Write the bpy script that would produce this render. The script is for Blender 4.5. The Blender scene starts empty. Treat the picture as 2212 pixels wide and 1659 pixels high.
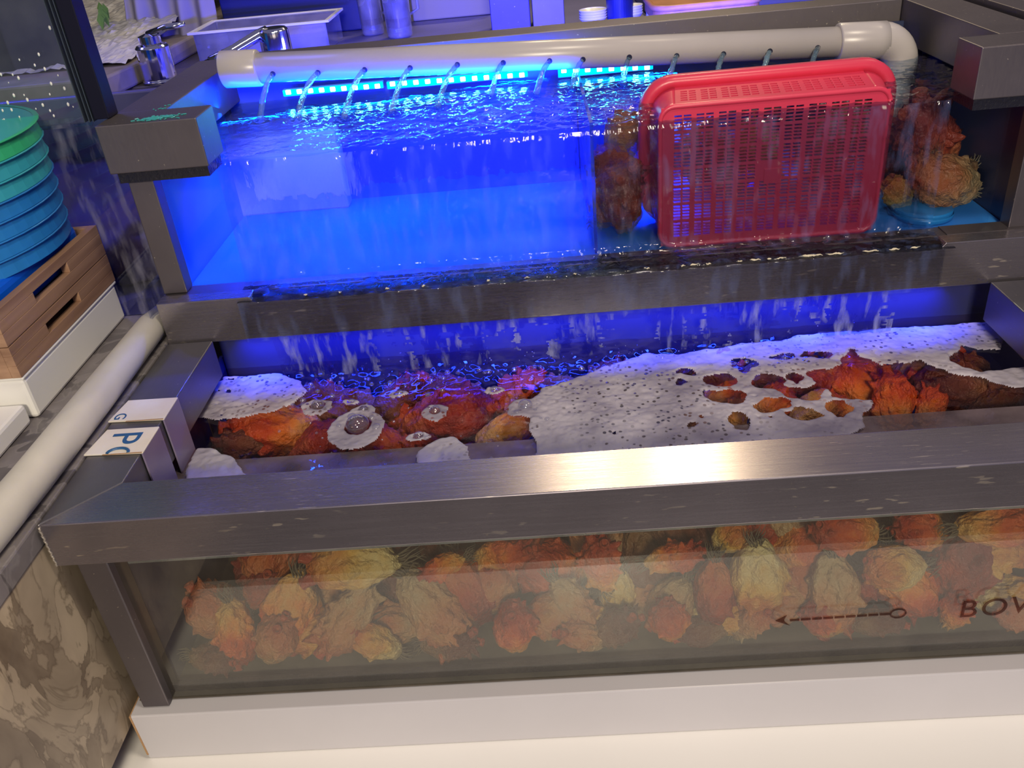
import bpy, math, random
import numpy as np
from mathutils import Vector, Matrix, noise
R = math.radians
SC = bpy.context.scene
COL = SC.collection
rng = random.Random(7)

# ------------------------------------------------------------------ camera, world, lights, exposure
FPX = 1873.23
CAM = np.array([0.48130, -0.60453, 0.47960])
PITCH, YAW, ROLL = R(31.0857), R(-3.49058), R(-5.898)
def cam_axes(p, y, r):
    cy, sy, cp, sp = math.cos(y), math.sin(y), math.cos(p), math.sin(p)
    F = np.array([sy*cp, cy*cp, -sp]); Rt = np.array([cy, -sy, 0.]); U = np.cross(Rt, F)
    return math.cos(r)*Rt + math.sin(r)*U, -math.sin(r)*Rt + math.cos(r)*U, F
AR, AU, AF = cam_axes(PITCH, YAW, ROLL)
def bp(u, v, **k):
    """point of the place that sits on the plane x=, y= or z= along the sight line through (u, v)"""
    d = AF + AR*(u-1106)/FPX - AU*(v-829.5)/FPX
    ax, val = list(k.items())[0]; i = 'xyz'.index(ax)
    return CAM + (val-CAM[i])/d[i]*d
cd = bpy.data.cameras.new('camera'); cam = bpy.data.objects.new('camera', cd); COL.objects.link(cam)
cd.sensor_fit = 'HORIZONTAL'; cd.sensor_width = 36; cd.lens = FPX*36/2212; cd.clip_start = .02
cam.matrix_world = Matrix(((AR[0], AU[0], -AF[0], CAM[0]), (AR[1], AU[1], -AF[1], CAM[1]), (AR[2], AU[2], -AF[2], CAM[2]), (0, 0, 0, 1)))
SC.camera = cam
cd.dof.use_dof = False

SC.view_settings.view_transform = 'Standard'; SC.view_settings.look = 'None'
SC.view_settings.gamma = 1; SC.view_settings.use_curve_mapping = False
SC.view_settings.exposure = 0.0
W = bpy.data.worlds.new('room_light'); SC.world = W; W.use_nodes = True
W.node_tree.nodes['Background'].inputs[0].default_value = (.28, .265, .47, 1)
W.node_tree.nodes['Background'].inputs[1].default_value = .48
try:
    SC.cycles.max_bounces = 10; SC.cycles.transparent_max_bounces = 24; SC.cycles.sample_clamp_indirect = 4
    SC.cycles.caustics_reflective = False; SC.cycles.caustics_refractive = False
except Exception: pass

def lamp(name, loc, target, sx, sy, power, color, spread=180):
    l = bpy.data.lights.new(name, 'AREA'); l.shape = 'RECTANGLE'; l.size = sx; l.size_y = sy
    l.energy = power; l.color = color; l.spread = R(spread)
    o = bpy.data.objects.new(name, l); COL.objects.link(o); o.location = loc
    o.rotation_euler = (Vector(target)-Vector(loc)).to_track_quat('-Z', 'Y').to_euler()
    return o
# warm shop lamps above and before the tanks
lamp('ceiling_lamp', (.95, -.35, 2.0), (.5, .1, 0), .30, .30, 14, (1, .86, .66))
lamp('ceiling_lamp', (.60, -2.3, 1.25), (.6, 0, -.12), .45, .45, 52, (1, .86, .66))
lamp('ceiling_lamp', (1.9, .9, 1.9), (.9, .5, 0), .4, .4, 3.5, (1, .80, .55))
# two warm lamps farther back whose mirror images make the bright streaks on the front rail
lamp('spot_lamp', (.93, 1.92, 1.44), (.6, .05, 0), .05, .05, 6.5, (1, .80, .48))
lamp('spot_lamp', (.57, 1.92, 1.44), (.5, .05, 0), .04, .04, 4.0, (1, .80, .48))
# LED strip light of the upper tank (blue)
LEDC = (.0, .032, 1.0)
lamp('led_and_fill_light', (.28, .655, .217), (.29, .61, .05), .50, .012, 12, LEDC, 118)
lamp('led_and_fill_light', (.62, .655, .217), (.62, .61, .05), .12, .012, 4, LEDC, 118)
lamp('led_and_fill_light', (.28, .60, .225), (.28, .66, .40), .50, .012, 4, LEDC)
# LED strip behind the middle rail over the lower tank
lamp('led_and_fill_light', (.52, .383, -.012), (.52, .372, -.068), .90, .008, 3.0, (.01, .035, 1), 100)
# added blue fill light behind the upper frame, brightening the rear counter
lamp('led_and_fill_light', (.45, .785, .235), (.45, 1.25, .30), .85, .012, 12, (.03, .04, 1))
lamp('led_and_fill_light', (-.60, 1.00, .70), (-.15, .55, .05), .25, .25, 2.0, (.10, .10, 1), 90)  # added unseen blue fill lamp for the things at the left

# ------------------------------------------------------------------ materials
def mat(name):
    m = bpy.data.materials.new(name); m.use_nodes = True
    nt = m.node_tree; nt.nodes.clear()
    out = nt.nodes.new('ShaderNodeOutputMaterial')
    return m, nt, out
def N(nt, t, **k):
    n = nt.nodes.new(t)
    for a, b in k.items():
        if a.startswith('i_'): n.inputs[a[2:].replace('_', ' ')].default_value = b
        else: setattr(n, a, b)
    return n
def ramp(nt, src, stops):
    r = N(nt, 'ShaderNodeValToRGB'); e = r.color_ramp.elements
    while len(e) < len(stops): e.new(.5)
    for q, (p, c) in zip(e, stops): q.position = p; q.color = (*c, 1) if len(c) == 3 else c
    nt.links.new(src, r.inputs[0]); return r.outputs[0]
def coords(nt, scale=(1, 1, 1), out='Object', rot=(0, 0, 0)):
    t = N(nt, 'ShaderNodeTexCoord'); m = N(nt, 'ShaderNodeMapping')
    m.inputs['Scale'].default_value = scale; m.inputs['Rotation'].default_value = rot
    nt.links.new(t.outputs[out], m.inputs[0]); return m.outputs[0]
def simple(name, c, rough=.5, metal=0, bump=0, bscale=200, vary=.0, vscale=30, spec=.5, stretch=(1, 1, 1), coat=0, c2=None):
    m, nt, out = mat(name)
    p = N(nt, 'ShaderNodeBsdfPrincipled'); nt.links.new(p.outputs[0], out.inputs[0])
    p.inputs['Base Color'].default_value = (*c, 1); p.inputs['Roughness'].default_value = rough
    p.inputs['Metallic'].default_value = metal; p.inputs['Specular IOR Level'].default_value = spec
    p.inputs['Coat Weight'].default_value = coat
    co = coords(nt, stretch)
    if vary or c2:
        nz = N(nt, 'ShaderNodeTexNoise'); nz.inputs['Scale'].default_value = vscale; nz.inputs['Detail'].default_value = 6
        nt.links.new(co, nz.inputs[0])
        a = c2 if c2 else tuple(x*(1-vary) for x in c)
        nt.links.new(ramp(nt, nz.outputs[0], [(.35, a), (.62, c)]), p.inputs['Base Color'])
    if bump:
        nb = N(nt, 'ShaderNodeTexNoise'); nb.inputs['Scale'].default_value = bscale; nb.inputs['Detail'].default_value = 4
        nt.links.new(co, nb.inputs[0])
        b = N(nt, 'ShaderNodeBump'); b.inputs['Strength'].default_value = bump; b.inputs['Distance'].default_value = .001
        nt.links.new(nb.outputs[0], b.inputs['Height']); nt.links.new(b.outputs[0], p.inputs['Normal'])
    return m
def steel(name, c, rough, stretch, rot=0, wear=(.5, .45, .36), scratch=.0):
    m, nt, out = mat(name)
    p = N(nt, 'ShaderNodeBsdfPrincipled'); nt.links.new(p.outputs[0], out.inputs[0])
    p.inputs['Metallic'].default_value = .85
    co = coords(nt, stretch, rot=(0, 0, rot))
    n1 = N(nt, 'ShaderNodeTexNoise'); n1.inputs['Scale'].default_value = 420; n1.inputs['Detail'].default_value = 4
    nt.links.new(co, n1.inputs[0])
    n2 = N(nt, 'ShaderNodeTexNoise'); n2.inputs['Scale'].default_value = 9; n2.inputs['Detail'].default_value = 7
    nt.links.new(coords(nt), n2.inputs[0])
    base = ramp(nt, n2.outputs[0], [(.3, tuple(x*.8 for x in c)), (.7, c)])
    n3 = N(nt, 'ShaderNodeTexNoise'); n3.inputs['Scale'].default_value = 220; nt.links.new(coords(nt), n3.inputs[0])
    sp = ramp(nt, n3.outputs[0], [(.73, (0, 0, 0)), (.76, (1, 1, 1))])
    mx = N(nt, 'ShaderNodeMix', data_type='RGBA'); nt.links.new(sp, mx.inputs[0]); nt.links.new(base, mx.inputs[6])
    mx.inputs[7].default_value = (*wear, 1)
    ns = N(nt, 'ShaderNodeTexNoise'); ns.inputs['Scale'].default_value = 30; ns.inputs['Detail'].default_value = 2
    nt.links.new(coords(nt, (1.2, 22, 6), rot=(0, 0, R(16))), ns.inputs[0])
    nm = N(nt, 'ShaderNodeTexNoise'); nm.inputs['Scale'].default_value = 7; nt.links.new(coords(nt), nm.inputs[0])
    sm_ = N(nt, 'ShaderNodeMath', operation='MULTIPLY'); nt.links.new(ramp(nt, ns.outputs[0], [(.66, (0, 0, 0)), (.69, (1, 1, 1))]), sm_.inputs[0])
    nt.links.new(ramp(nt, nm.outputs[0], [(.45, (0, 0, 0)), (.6, (.9*scratch,)*3)]), sm_.inputs[1])
    m2 = N(nt, 'ShaderNodeMix', data_type='RGBA'); nt.links.new(sm_.outputs[0], m2.inputs[0]); nt.links.new(mx.outputs[2], m2.inputs[6]); m2.inputs[7].default_value = (.8, .72, .6, 1)
    nt.links.new(m2.outputs[2], p.inputs['Base Color'])
    mr = N(nt, 'ShaderNodeMapRange'); mr.inputs[3].default_value = rough-.04; mr.inputs[4].default_value = rough+.08
    nt.links.new(n1.outputs[0], mr.inputs[0]); nt.links.new(mr.outputs[0], p.inputs['Roughness'])
    b = N(nt, 'ShaderNodeBump'); b.inputs['Strength'].default_value = .09; b.inputs['Distance'].default_value = .0004
    nt.links.new(n1.outputs[0], b.inputs['Height']); nt.links.new(b.outputs[0], p.inputs['Normal'])
    return m
def clear(name, tint, ior=1.45, rough=.0, dirt=0., dirtcol=(.7, .7, .7), bump=0, bscale=40, stretch=(1, 1, 1), refr=0., rior=1.15, gl=(1, 1, 1), boost=1., streaks=None):
    """glass or water: light passes straight through, mirrors by Fresnel, a share bends it, a share is dirt or bubbles"""
    m, nt, out = mat(name)
    tr = N(nt, 'ShaderNodeBsdfTransparent'); tr.inputs[0].default_value = (*tint, 1)
    g = N(nt, 'ShaderNodeBsdfGlossy'); g.inputs['Roughness'].default_value = rough; g.inputs[0].default_value = (*gl, 1)
    # Schlick reflectance, the same from both sides of the pane
    geo = N(nt, 'ShaderNodeNewGeometry'); dt = N(nt, 'ShaderNodeVectorMath', operation='DOT_PRODUCT')
    nt.links.new(geo.outputs['Incoming'], dt.inputs[1]); nt.links.new(geo.outputs['Normal'], dt.inputs[0])
    ab = N(nt, 'ShaderNodeMath', operation='ABSOLUTE'); nt.links.new(dt.outputs['Value'], ab.inputs[0])
    om = N(nt, 'ShaderNodeMath', operation='SUBTRACT', use_clamp=True); om.inputs[0].default_value = 1; nt.links.new(ab.outputs[0], om.inputs[1])
    pw = N(nt, 'ShaderNodeMath', operation='POWER'); nt.links.new(om.outputs[0], pw.inputs[0]); pw.inputs[1].default_value = 5
    f0 = ((ior-1)/(ior+1))**2
    fr = N(nt, 'ShaderNodeMath', operation='MULTIPLY_ADD'); nt.links.new(pw.outputs[0], fr.inputs[0]); fr.inputs[1].default_value = 1-f0; fr.inputs[2].default_value = f0
    last = tr.outputs[0]
    co = coords(nt, stretch)
    bn = None
    if bump:
        nb = N(nt, 'ShaderNodeTexNoise'); nb.inputs['Scale'].default_value = bscale; nb.inputs['Detail'].default_value = 3
        nb.inputs['Distortion'].default_value = .6
        nt.links.new(co, nb.inputs[0])
        b = N(nt, 'ShaderNodeBump'); b.inputs['Strength'].default_value = bump; b.inputs['Distance'].default_value = .003
        nt.links.new(nb.outputs[0], b.inputs['Height']); bn = b.outputs[0]
        nt.links.new(bn, g.inputs['Normal']); nt.links.new(bn, dt.inputs[0])
    if refr:
        rf = N(nt, 'ShaderNodeBsdfRefraction'); rf.inputs['IOR'].default_value = rior; rf.inputs['Roughness'].default_value = .02
        rf.inputs[0].default_value = (*tint, 1)
        if bn: nt.links.new(bn, rf.inputs['Normal'])
        mx = N(nt, 'ShaderNodeMixShader'); mx.inputs[0].default_value = refr
        nt.links.new(last, mx.inputs[1]); nt.links.new(rf.outputs[0], mx.inputs[2]); last = mx.outputs[0]
    if dirt:
        df = N(nt, 'ShaderNodeBsdfDiffuse'); df.inputs[0].default_value = (*dirtcol, 1)
        nz = N(nt, 'ShaderNodeTexNoise'); nz.inputs['Scale'].default_value = 80 if streaks else 25; nz.inputs['Detail'].default_value = 8
        nt.links.new(co if streaks else coords(nt), nz.inputs[0])
        mr = N(nt, 'ShaderNodeMapRange'); mr.inputs[1].default_value = .35 if not streaks else .5; mr.inputs[2].default_value = .75
        mr.inputs[3].default_value = dirt*.35 if not streaks else 0; mr.inputs[4].default_value = dirt
        nt.links.new(nz.outputs[0], mr.inputs[0])
        mx = N(nt, 'ShaderNodeMixShader'); nt.links.new(mr.outputs[0], mx.inputs[0])
        nt.links.new(last, mx.inputs[1]); nt.links.new(df.outputs[0], mx.inputs[2]); last = mx.outputs[0]
    mx = N(nt, 'ShaderNodeMixShader')
    if boost != 1:
        mu = N(nt, 'ShaderNodeMath', operation='MULTIPLY', use_clamp=True); mu.inputs[1].default_value = boost
        nt.links.new(fr.outputs[0], mu.inputs[0]); nt.links.new(mu.outputs[0], mx.inputs[0])
    else: nt.links.new(fr.outputs[0], mx.inputs[0])
    nt.links.new(last, mx.inputs[1]); nt.links.new(g.outputs[0], mx.inputs[2]); nt.links.new(mx.outputs[0], out.inputs[0])
    return m
def emit(name, c, s):
    m, nt, out = mat(name); e = N(nt, 'ShaderNodeEmission'); e.inputs[0].default_value = (*c, 1); e.inputs[1].default_value = s
    nt.links.new(e.outputs[0], out.inputs[0]); return m

M = {}
M['steel_x'] = steel('brushed_steel_along', (.36, .33, .36), .25, (.03, 1, 1), R(6), scratch=1)
M['steel_y'] = steel('brushed_steel_across', (.27, .26, .27), .42, (1, .06, 1))
M['steel_dark'] = steel('dark_steel', (.20, .18, .19), .45, (1, 1, .2))
M['steel_counter'] = steel('counter_steel', (.25, .24, .42), .5, (1, 1, 1))
M['navy_steel'] = steel('navy_steel', (.10, .09, .22), .4, (1, 1, .2))
M['weld'] = simple('weld_bead', (.55, .5, .42), .4, .8, .8, 900)
M['rubber'] = simple('black_rubber', (.012, .012, .018), .28, 0, 1.0, 260, spec=.6)
M['scale'] = simple('lime_crust', (.75, .68, .5), .6, 0, 1, 500)
M['white_metal'] = simple('white_painted_metal', (.58, .57, .60), .35, 0, .05, 60, .04, 6)
M['rust'] = simple('rusty_edge', (.42, .25, .12), .8, .0, .6, 400)
M['ledge'] = simple('white_counter_top', (.92, .91, .88), .25, 0, 0, 60, .03, 3)
M['glass'] = clear('aquarium_glass', (.90, .92, .88), 1.5, 0, .07, (.50, .42, .33), boost=1.65)
M['glass_edge'] = simple('grey_glass_edge', (.05, .065, .09), .3)
M['glass_side'] = clear('wet_side_glass', (.9, .95, .98), 1.5, 0, .0, boost=.25)
M['acrylic'] = clear('scratched_acrylic', (.80, .82, .9), 1.5, .05, .32, (.45, .45, .55), stretch=(1, 1, .25), streaks=1)
M['screen_glass'] = clear('display_glass', (.85, .88, .95), 1.5, 0, .05)
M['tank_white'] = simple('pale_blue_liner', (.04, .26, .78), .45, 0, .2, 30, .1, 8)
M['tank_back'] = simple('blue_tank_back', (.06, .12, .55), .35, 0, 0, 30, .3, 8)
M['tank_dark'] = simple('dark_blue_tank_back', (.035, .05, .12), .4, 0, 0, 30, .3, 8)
M['tank_side'] = simple('blue_side_panel', (.035, .04, .13), .4)
M['tank_bed'] = simple('silty_tank_bed', (.11, .095, .075), .8, 0, .3, 40, .4, 20)
M['divider'] = clear('frosted_divider', (.45, .55, .95), 1.3, .1, .45, (.10, .2, .7))
M['pvc'] = simple('white_pvc', (.54, .51, .50), .28, 0, .05, 60, .05, 20, spec=.5)
M['hole'] = simple('dark_hole', (.015, .02, .05), .6)
M['basket'] = simple('pink_red_plastic', (.76, .05, .11), .32, 0, .08, 100, .08, 20, spec=.5)
M['foam_block'] = simple('polystyrene', (.50, .50, .66), .8, 0, .4, 300)
M['card'] = simple('white_laminated_card', (.82, .79, .72), .4, 0, .1, 40, c2=(.74, .66, .5), vscale=14)
M['flap'] = simple('translucent_label', (.24, .20, .32), .3)
M['ink'] = simple('blue_ink', (.02, .10, .25), .5)
M['print'] = clear('painted_reflection', (.62, .50, .48), 1.02, 0, .06, (.12, .05, .05))  # dark tint of the reflection painted on the front glass
M['tube'] = simple('pale_foam_tube', (.66, .63, .55), .6, 0, .3, 60, .12, 12)
M['blue_plastic'] = simple('blue_plastic', (.02, .22, .62), .35, 0, 0, 60, .1)
M['blue_deep'] = simple('bright_blue_plastic', (.0, .12, .8), .4)
M['teal_plastic'] = simple('teal_plastic', (.04, .40, .50), .35)
M['green_plastic'] = simple('green_plastic', (.04, .50, .22), .35)
M['bag'] = simple('dark_plastic_bag', (.05, .035, .10), .6, 0, .8, 40)
M['black'] = simple('black_frame', (.006, .006, .02), .6, spec=.2)
M['navy'] = simple('navy_plastic', (.012, .02, .16), .35)
M['chrome'] = simple('chrome', (.75, .75, .8), .08, 1, .1, 30)
M['white_ware'] = simple('white_crockery', (.88, .88, .84), .3)
M['cloth'] = simple('pale_cloth', (.36, .34, .42), .8, 0, .3, 40)
M['tray'] = simple('orange_wood_tray', (.62, .26, .09), .4, 0, .3, 40, .3, 25)
M['ice'] = simple('crushed_ice', (.68, .66, .56), .15, 0, 1, 90, .12, 60)
M['leaf'] = simple('green_leaf', (.14, .28, .05), .5)
M['clear_plastic'] = clear('clear_plastic_tub', (.75, .78, .9), 1.45, .05, .35, (.6, .6, .75), boost=2)
M['food'] = simple('pale_food', (.62, .50, .55), .7, 0, .5, 60, .2, 30)
M['liquid'] = simple('dark_liquid', (.04, .02, .05), .2)
M['dark_wall'] = simple('dark_wall', (.035, .045, .06), .7, 0, 0, 30, .3, 5)
M['floor'] = simple('dark_floor', (.05, .045, .045), .6)
M['root'] = simple('root_tuft', (.16, .13, .09), .9)
M['diode'] = emit('led_diode', (.10, .85, 1), 40)
M['strip'] = emit('led_glow_sleeve', (.0, .40, 1), 3.0)
M['strip_base'] = simple('led_strip_base', (.1, .4, .7), .3)
M['lid'] = simple('blue_lid', (.02, .22, .55), .35)
M['bubble'] = clear('soap_bubble', (.93, .93, .97), 1.6, 0, .10, (.7, .7, .75), boost=2)
M['teal_tape'] = simple('teal_smear', (.05, .36, .36), .3, 0, 1, 200)
# water
M['water_low'] = clear('lower_water', (.84, .72, .70), 1.33, .0, 0, bump=.22, bscale=28, boost=1.1)
M['water_up'] = clear('upper_water', (.78, .90, 1), 1.33, .0, .0, bump=.8, bscale=55, refr=.3, rior=1.12, boost=1.0)
M['film'] = clear('overflow_film', (.92, .95, 1), 1.33, .05, .14, (.30, .42, .95), bump=1, bscale=60, stretch=(1, 1, .25), refr=.5, rior=1.2, boost=.8, streaks=1)
M['fall'] = clear('falling_water', (.70, .72, .95), 1.33, .04, .75, (.5, .55, .95), bump=1, bscale=70, stretch=(1, 1, .18), refr=.3, rior=1.2, boost=1.6, streaks=1)
M['jet'] = clear('water_jet', (.75, .88, .97), 1.33, .03, .25, (.5, .8, .95), bump=1, bscale=120, refr=.35, rior=1.25, boost=2)

def wood_mat():
    m, nt, out = mat('crate_wood'); p = N(nt, 'ShaderNodeBsdfPrincipled'); nt.links.new(p.outputs[0], out.inputs[0])
    nz = N(nt, 'ShaderNodeTexNoise'); nz.inputs['Scale'].default_value = 30; nz.inputs['Detail'].default_value = 6
    nt.links.new(coords(nt, (1, .12, 2.5)), nz.inputs[0])
    nt.links.new(ramp(nt, nz.outputs[0], [(.3, (.24, .13, .075)), (.7, (.46, .28, .17))]), p.inputs['Base Color'])
    p.inputs['Roughness'].default_value = .6; return m
M['wood'] = wood_mat()
def marble_mat(name, dark, light, vein, sc=4, rough=.35):
    m, nt, out = mat(name); p = N(nt, 'ShaderNodeBsdfPrincipled'); nt.links.new(p.outputs[0], out.inputs[0])
    co = coords(nt, (1, 1, .55))
    nz = N(nt, 'ShaderNodeTexNoise'); nz.inputs['Scale'].default_value = sc*2; nz.inputs['Detail'].default_value = 9; nz.inputs['Distortion'].default_value = 1.4
    nt.links.new(co, nz.inputs[0])
    ad = N(nt, 'ShaderNodeVectorMath', operation='ADD'); sub = N(nt, 'ShaderNodeVectorMath', operation='SCALE'); sub.inputs[3].default_value = .12
    nt.links.new(nz.outputs[1], sub.inputs[0]); nt.links.new(co, ad.inputs[0]); nt.links.new(sub.outputs[0], ad.inputs[1])
    vo = N(nt, 'ShaderNodeTexVoronoi', feature='DISTANCE_TO_EDGE'); vo.inputs['Scale'].default_value = sc*4.2; nt.links.new(ad.outputs[0], vo.inputs[0])
    v2 = N(nt, 'ShaderNodeTexVoronoi'); v2.inputs['Scale'].default_value = sc*4.2; nt.links.new(ad.outputs[0], v2.inputs[0])
    b1 = ramp(nt, nz.outputs[0], [(.3, dark), (.5, tuple((a+b)/2 for a, b in zip(dark, light))), (.68, light)])
    sep = N(nt, 'ShaderNodeSeparateColor'); nt.links.new(v2.outputs['Color'], sep.inputs[0])
    cellc = ramp(nt, sep.outputs[0], [(.0, dark), (.5, light), (.9, tuple(min(1, a*1.35) for a in light))])
    mx0 = N(nt, 'ShaderNodeMix', data_type='RGBA'); mx0.inputs[0].default_value = .5
    nt.links.new(b1, mx0.inputs[6]); nt.links.new(cellc, mx0.inputs[7])
    ve = ramp(nt, vo.outputs[0], [(.0, (1, 1, 1)), (.07, (0, 0, 0))])
    mx = N(nt, 'ShaderNodeMix', data_type='RGBA'); vm = N(nt, 'ShaderNodeMath', operation='MULTIPLY'); vm.inputs[1].default_value = .45; nt.links.new(ve, vm.inputs[0]); nt.links.new(vm.outputs[0], mx.inputs[0]); nt.links.new(mx0.outputs[2], mx.inputs[6]); mx.inputs[7].default_value = (*vein, 1)
    nt.links.new(mx.outputs[2], p.inputs['Base Color']); p.inputs['Roughness'].default_value = rough; return m
M['marble'] = marble_mat('brown_veined_stone', (.15, .11, .075), (.50, .41, .29), (.13, .095, .06), 6.5)
M['marble_top'] = marble_mat('grey_veined_stone', (.05, .045, .05), (.22, .20, .20), (.30, .28, .27), 6, .4)

def foam_mat():
    m, nt, out = mat('white_foam'); p = N(nt, 'ShaderNodeBsdfPrincipled')
    co = coords(nt)
    vo = N(nt, 'ShaderNodeTexVoronoi'); vo.inputs['Scale'].default_value = 165; nt.links.new(co, vo.inputs[0])
    vo2 = N(nt, 'ShaderNodeTexVoronoi', feature='DISTANCE_TO_EDGE'); vo2.inputs['Scale'].default_value = 130; nt.links.new(co, vo2.inputs[0])
    nz = N(nt, 'ShaderNodeTexNoise'); nz.inputs['Scale'].default_value = 9; nt.links.new(co, nz.inputs[0])
    porous = N(nt, 'ShaderNodeMapRange'); porous.inputs[1].default_value = .44; porous.inputs[2].default_value = .58
    nt.links.new(nz.outputs[0], porous.inputs[0])
    cell = N(nt, 'ShaderNodeMapRange'); cell.inputs[1].default_value = .42; cell.inputs[2].default_value = .26; nt.links.new(vo.outputs[0], cell.inputs[0])
    sc = N(nt, 'ShaderNodeSeparateColor'); nt.links.new(vo.outputs['Color'], sc.inputs[0])
    sel = N(nt, 'ShaderNodeMath', operation='LESS_THAN'); sel.inputs[1].default_value = .45; nt.links.new(sc.outputs[0], sel.inputs[0])
    a = N(nt, 'ShaderNodeMath', operation='MULTIPLY'); nt.links.new(cell.outputs[0], a.inputs[0]); nt.links.new(sel.outputs[0], a.inputs[1])
    b0 = N(nt, 'ShaderNodeMath', operation='MULTIPLY'); nt.links.new(a.outputs[0], b0.inputs[0]); nt.links.new(porous.outputs[0], b0.inputs[1])
    b2 = N(nt, 'ShaderNodeMath', operation='MULTIPLY'); b2.inputs[1].default_value = .8; nt.links.new(b0.outputs[0], b2.inputs[0])
    nz3 = N(nt, 'ShaderNodeTexNoise'); nz3.inputs['Scale'].default_value = 14; nz3.inputs['Detail'].default_value = 8; nt.links.new(co, nz3.inputs[0])
    nt.links.new(ramp(nt, nz3.outputs[0], [(.32, (.36, .33, .42)), (.62, (.70, .66, .74))]), p.inputs['Base Color']); p.inputs['Roughness'].default_value = .45
    bu = N(nt, 'ShaderNodeBump'); bu.inputs['Strength'].default_value = .5; bu.inputs['Distance'].default_value = .001
    nt.links.new(vo2.outputs[0], bu.inputs['Height']); nt.links.new(bu.outputs[0], p.inputs['Normal'])
    tr = N(nt, 'ShaderNodeBsdfTransparent'); mx = N(nt, 'ShaderNodeMixShader'); tl = N(nt, 'ShaderNodeBsdfTranslucent'); tl.inputs[0].default_value = (.8, .76, .8, 1); m0 = N(nt, 'ShaderNodeMixShader'); m0.inputs[0].default_value = .3
    nt.links.new(p.outputs[0], m0.inputs[1]); nt.links.new(tl.outputs[0], m0.inputs[2])
    nt.links.new(b2.outputs[0], mx.inputs[0]); nt.links.new(m0.outputs[0], mx.inputs[1]); nt.links.new(tr.outputs[0], mx.inputs[2]); nt.links.new(mx.outputs[0], out.inputs[0])
    return m
M['foam'] = foam_mat()
def squirt_mat(name, stops):
    m, nt, out = mat(name); p = N(nt, 'ShaderNodeBsdfPrincipled'); nt.links.new(p.outputs[0], out.inputs[0])
    t = N(nt, 'ShaderNodeTexCoord'); s = N(nt, 'ShaderNodeSeparateXYZ'); nt.links.new(t.outputs['Object'], s.inputs[0])
    nz = N(nt, 'ShaderNodeTexNoise'); nz.inputs['Scale'].default_value = 5; nz.inputs['Detail'].default_value = 7; nt.links.new(t.outputs['Object'], nz.inputs[0])
    ad = N(nt, 'ShaderNodeMath', operation='MULTIPLY_ADD'); nt.links.new(nz.outputs[0], ad.inputs[0]); ad.inputs[1].default_value = .9
    nt.links.new(s.outputs[2], ad.inputs[2])
    c = ramp(nt, ad.outputs[0], stops); nt.links.new(c, p.inputs['Base Color'])
    n2 = N(nt, 'ShaderNodeTexNoise'); n2.inputs['Scale'].default_value = 22; n2.inputs['Detail'].default_value = 5; nt.links.new(t.outputs['Object'], n2.inputs[0])
    b = N(nt, 'ShaderNodeBump'); b.inputs['Strength'].default_value = .45; b.inputs['Distance'].default_value = .03
    nt.links.new(n2.outputs[0], b.inputs['Height']); nt.links.new(b.outputs[0], p.inputs['Normal'])
    p.inputs['Roughness'].default_value = .38; return m
SQ = {
 'orange': squirt_mat('orange_squirt', [(.05, (.70, .40, .12)), (.35, (.75, .24, .03)), (.62, (.62, .10, .015)), (.95, (.36, .035, .012))]),
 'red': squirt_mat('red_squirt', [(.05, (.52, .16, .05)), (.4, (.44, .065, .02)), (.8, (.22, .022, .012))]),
 'yellow': squirt_mat('yellow_squirt', [(.05, (.70, .56, .28)), (.45, (.72, .42, .09)), (.85, (.55, .16, .03))]),
 'pale': squirt_mat('pale_squirt', [(.05, (.46, .33, .18)), (.45, (.50, .23, .09)), (.85, (.46, .12, .04))]),
 'brown': squirt_mat('brown_squirt', [(.05, (.26, .15, .07)), (.45, (.18, .06, .025)), (.85, (.11, .02, .012))]),
}

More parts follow.
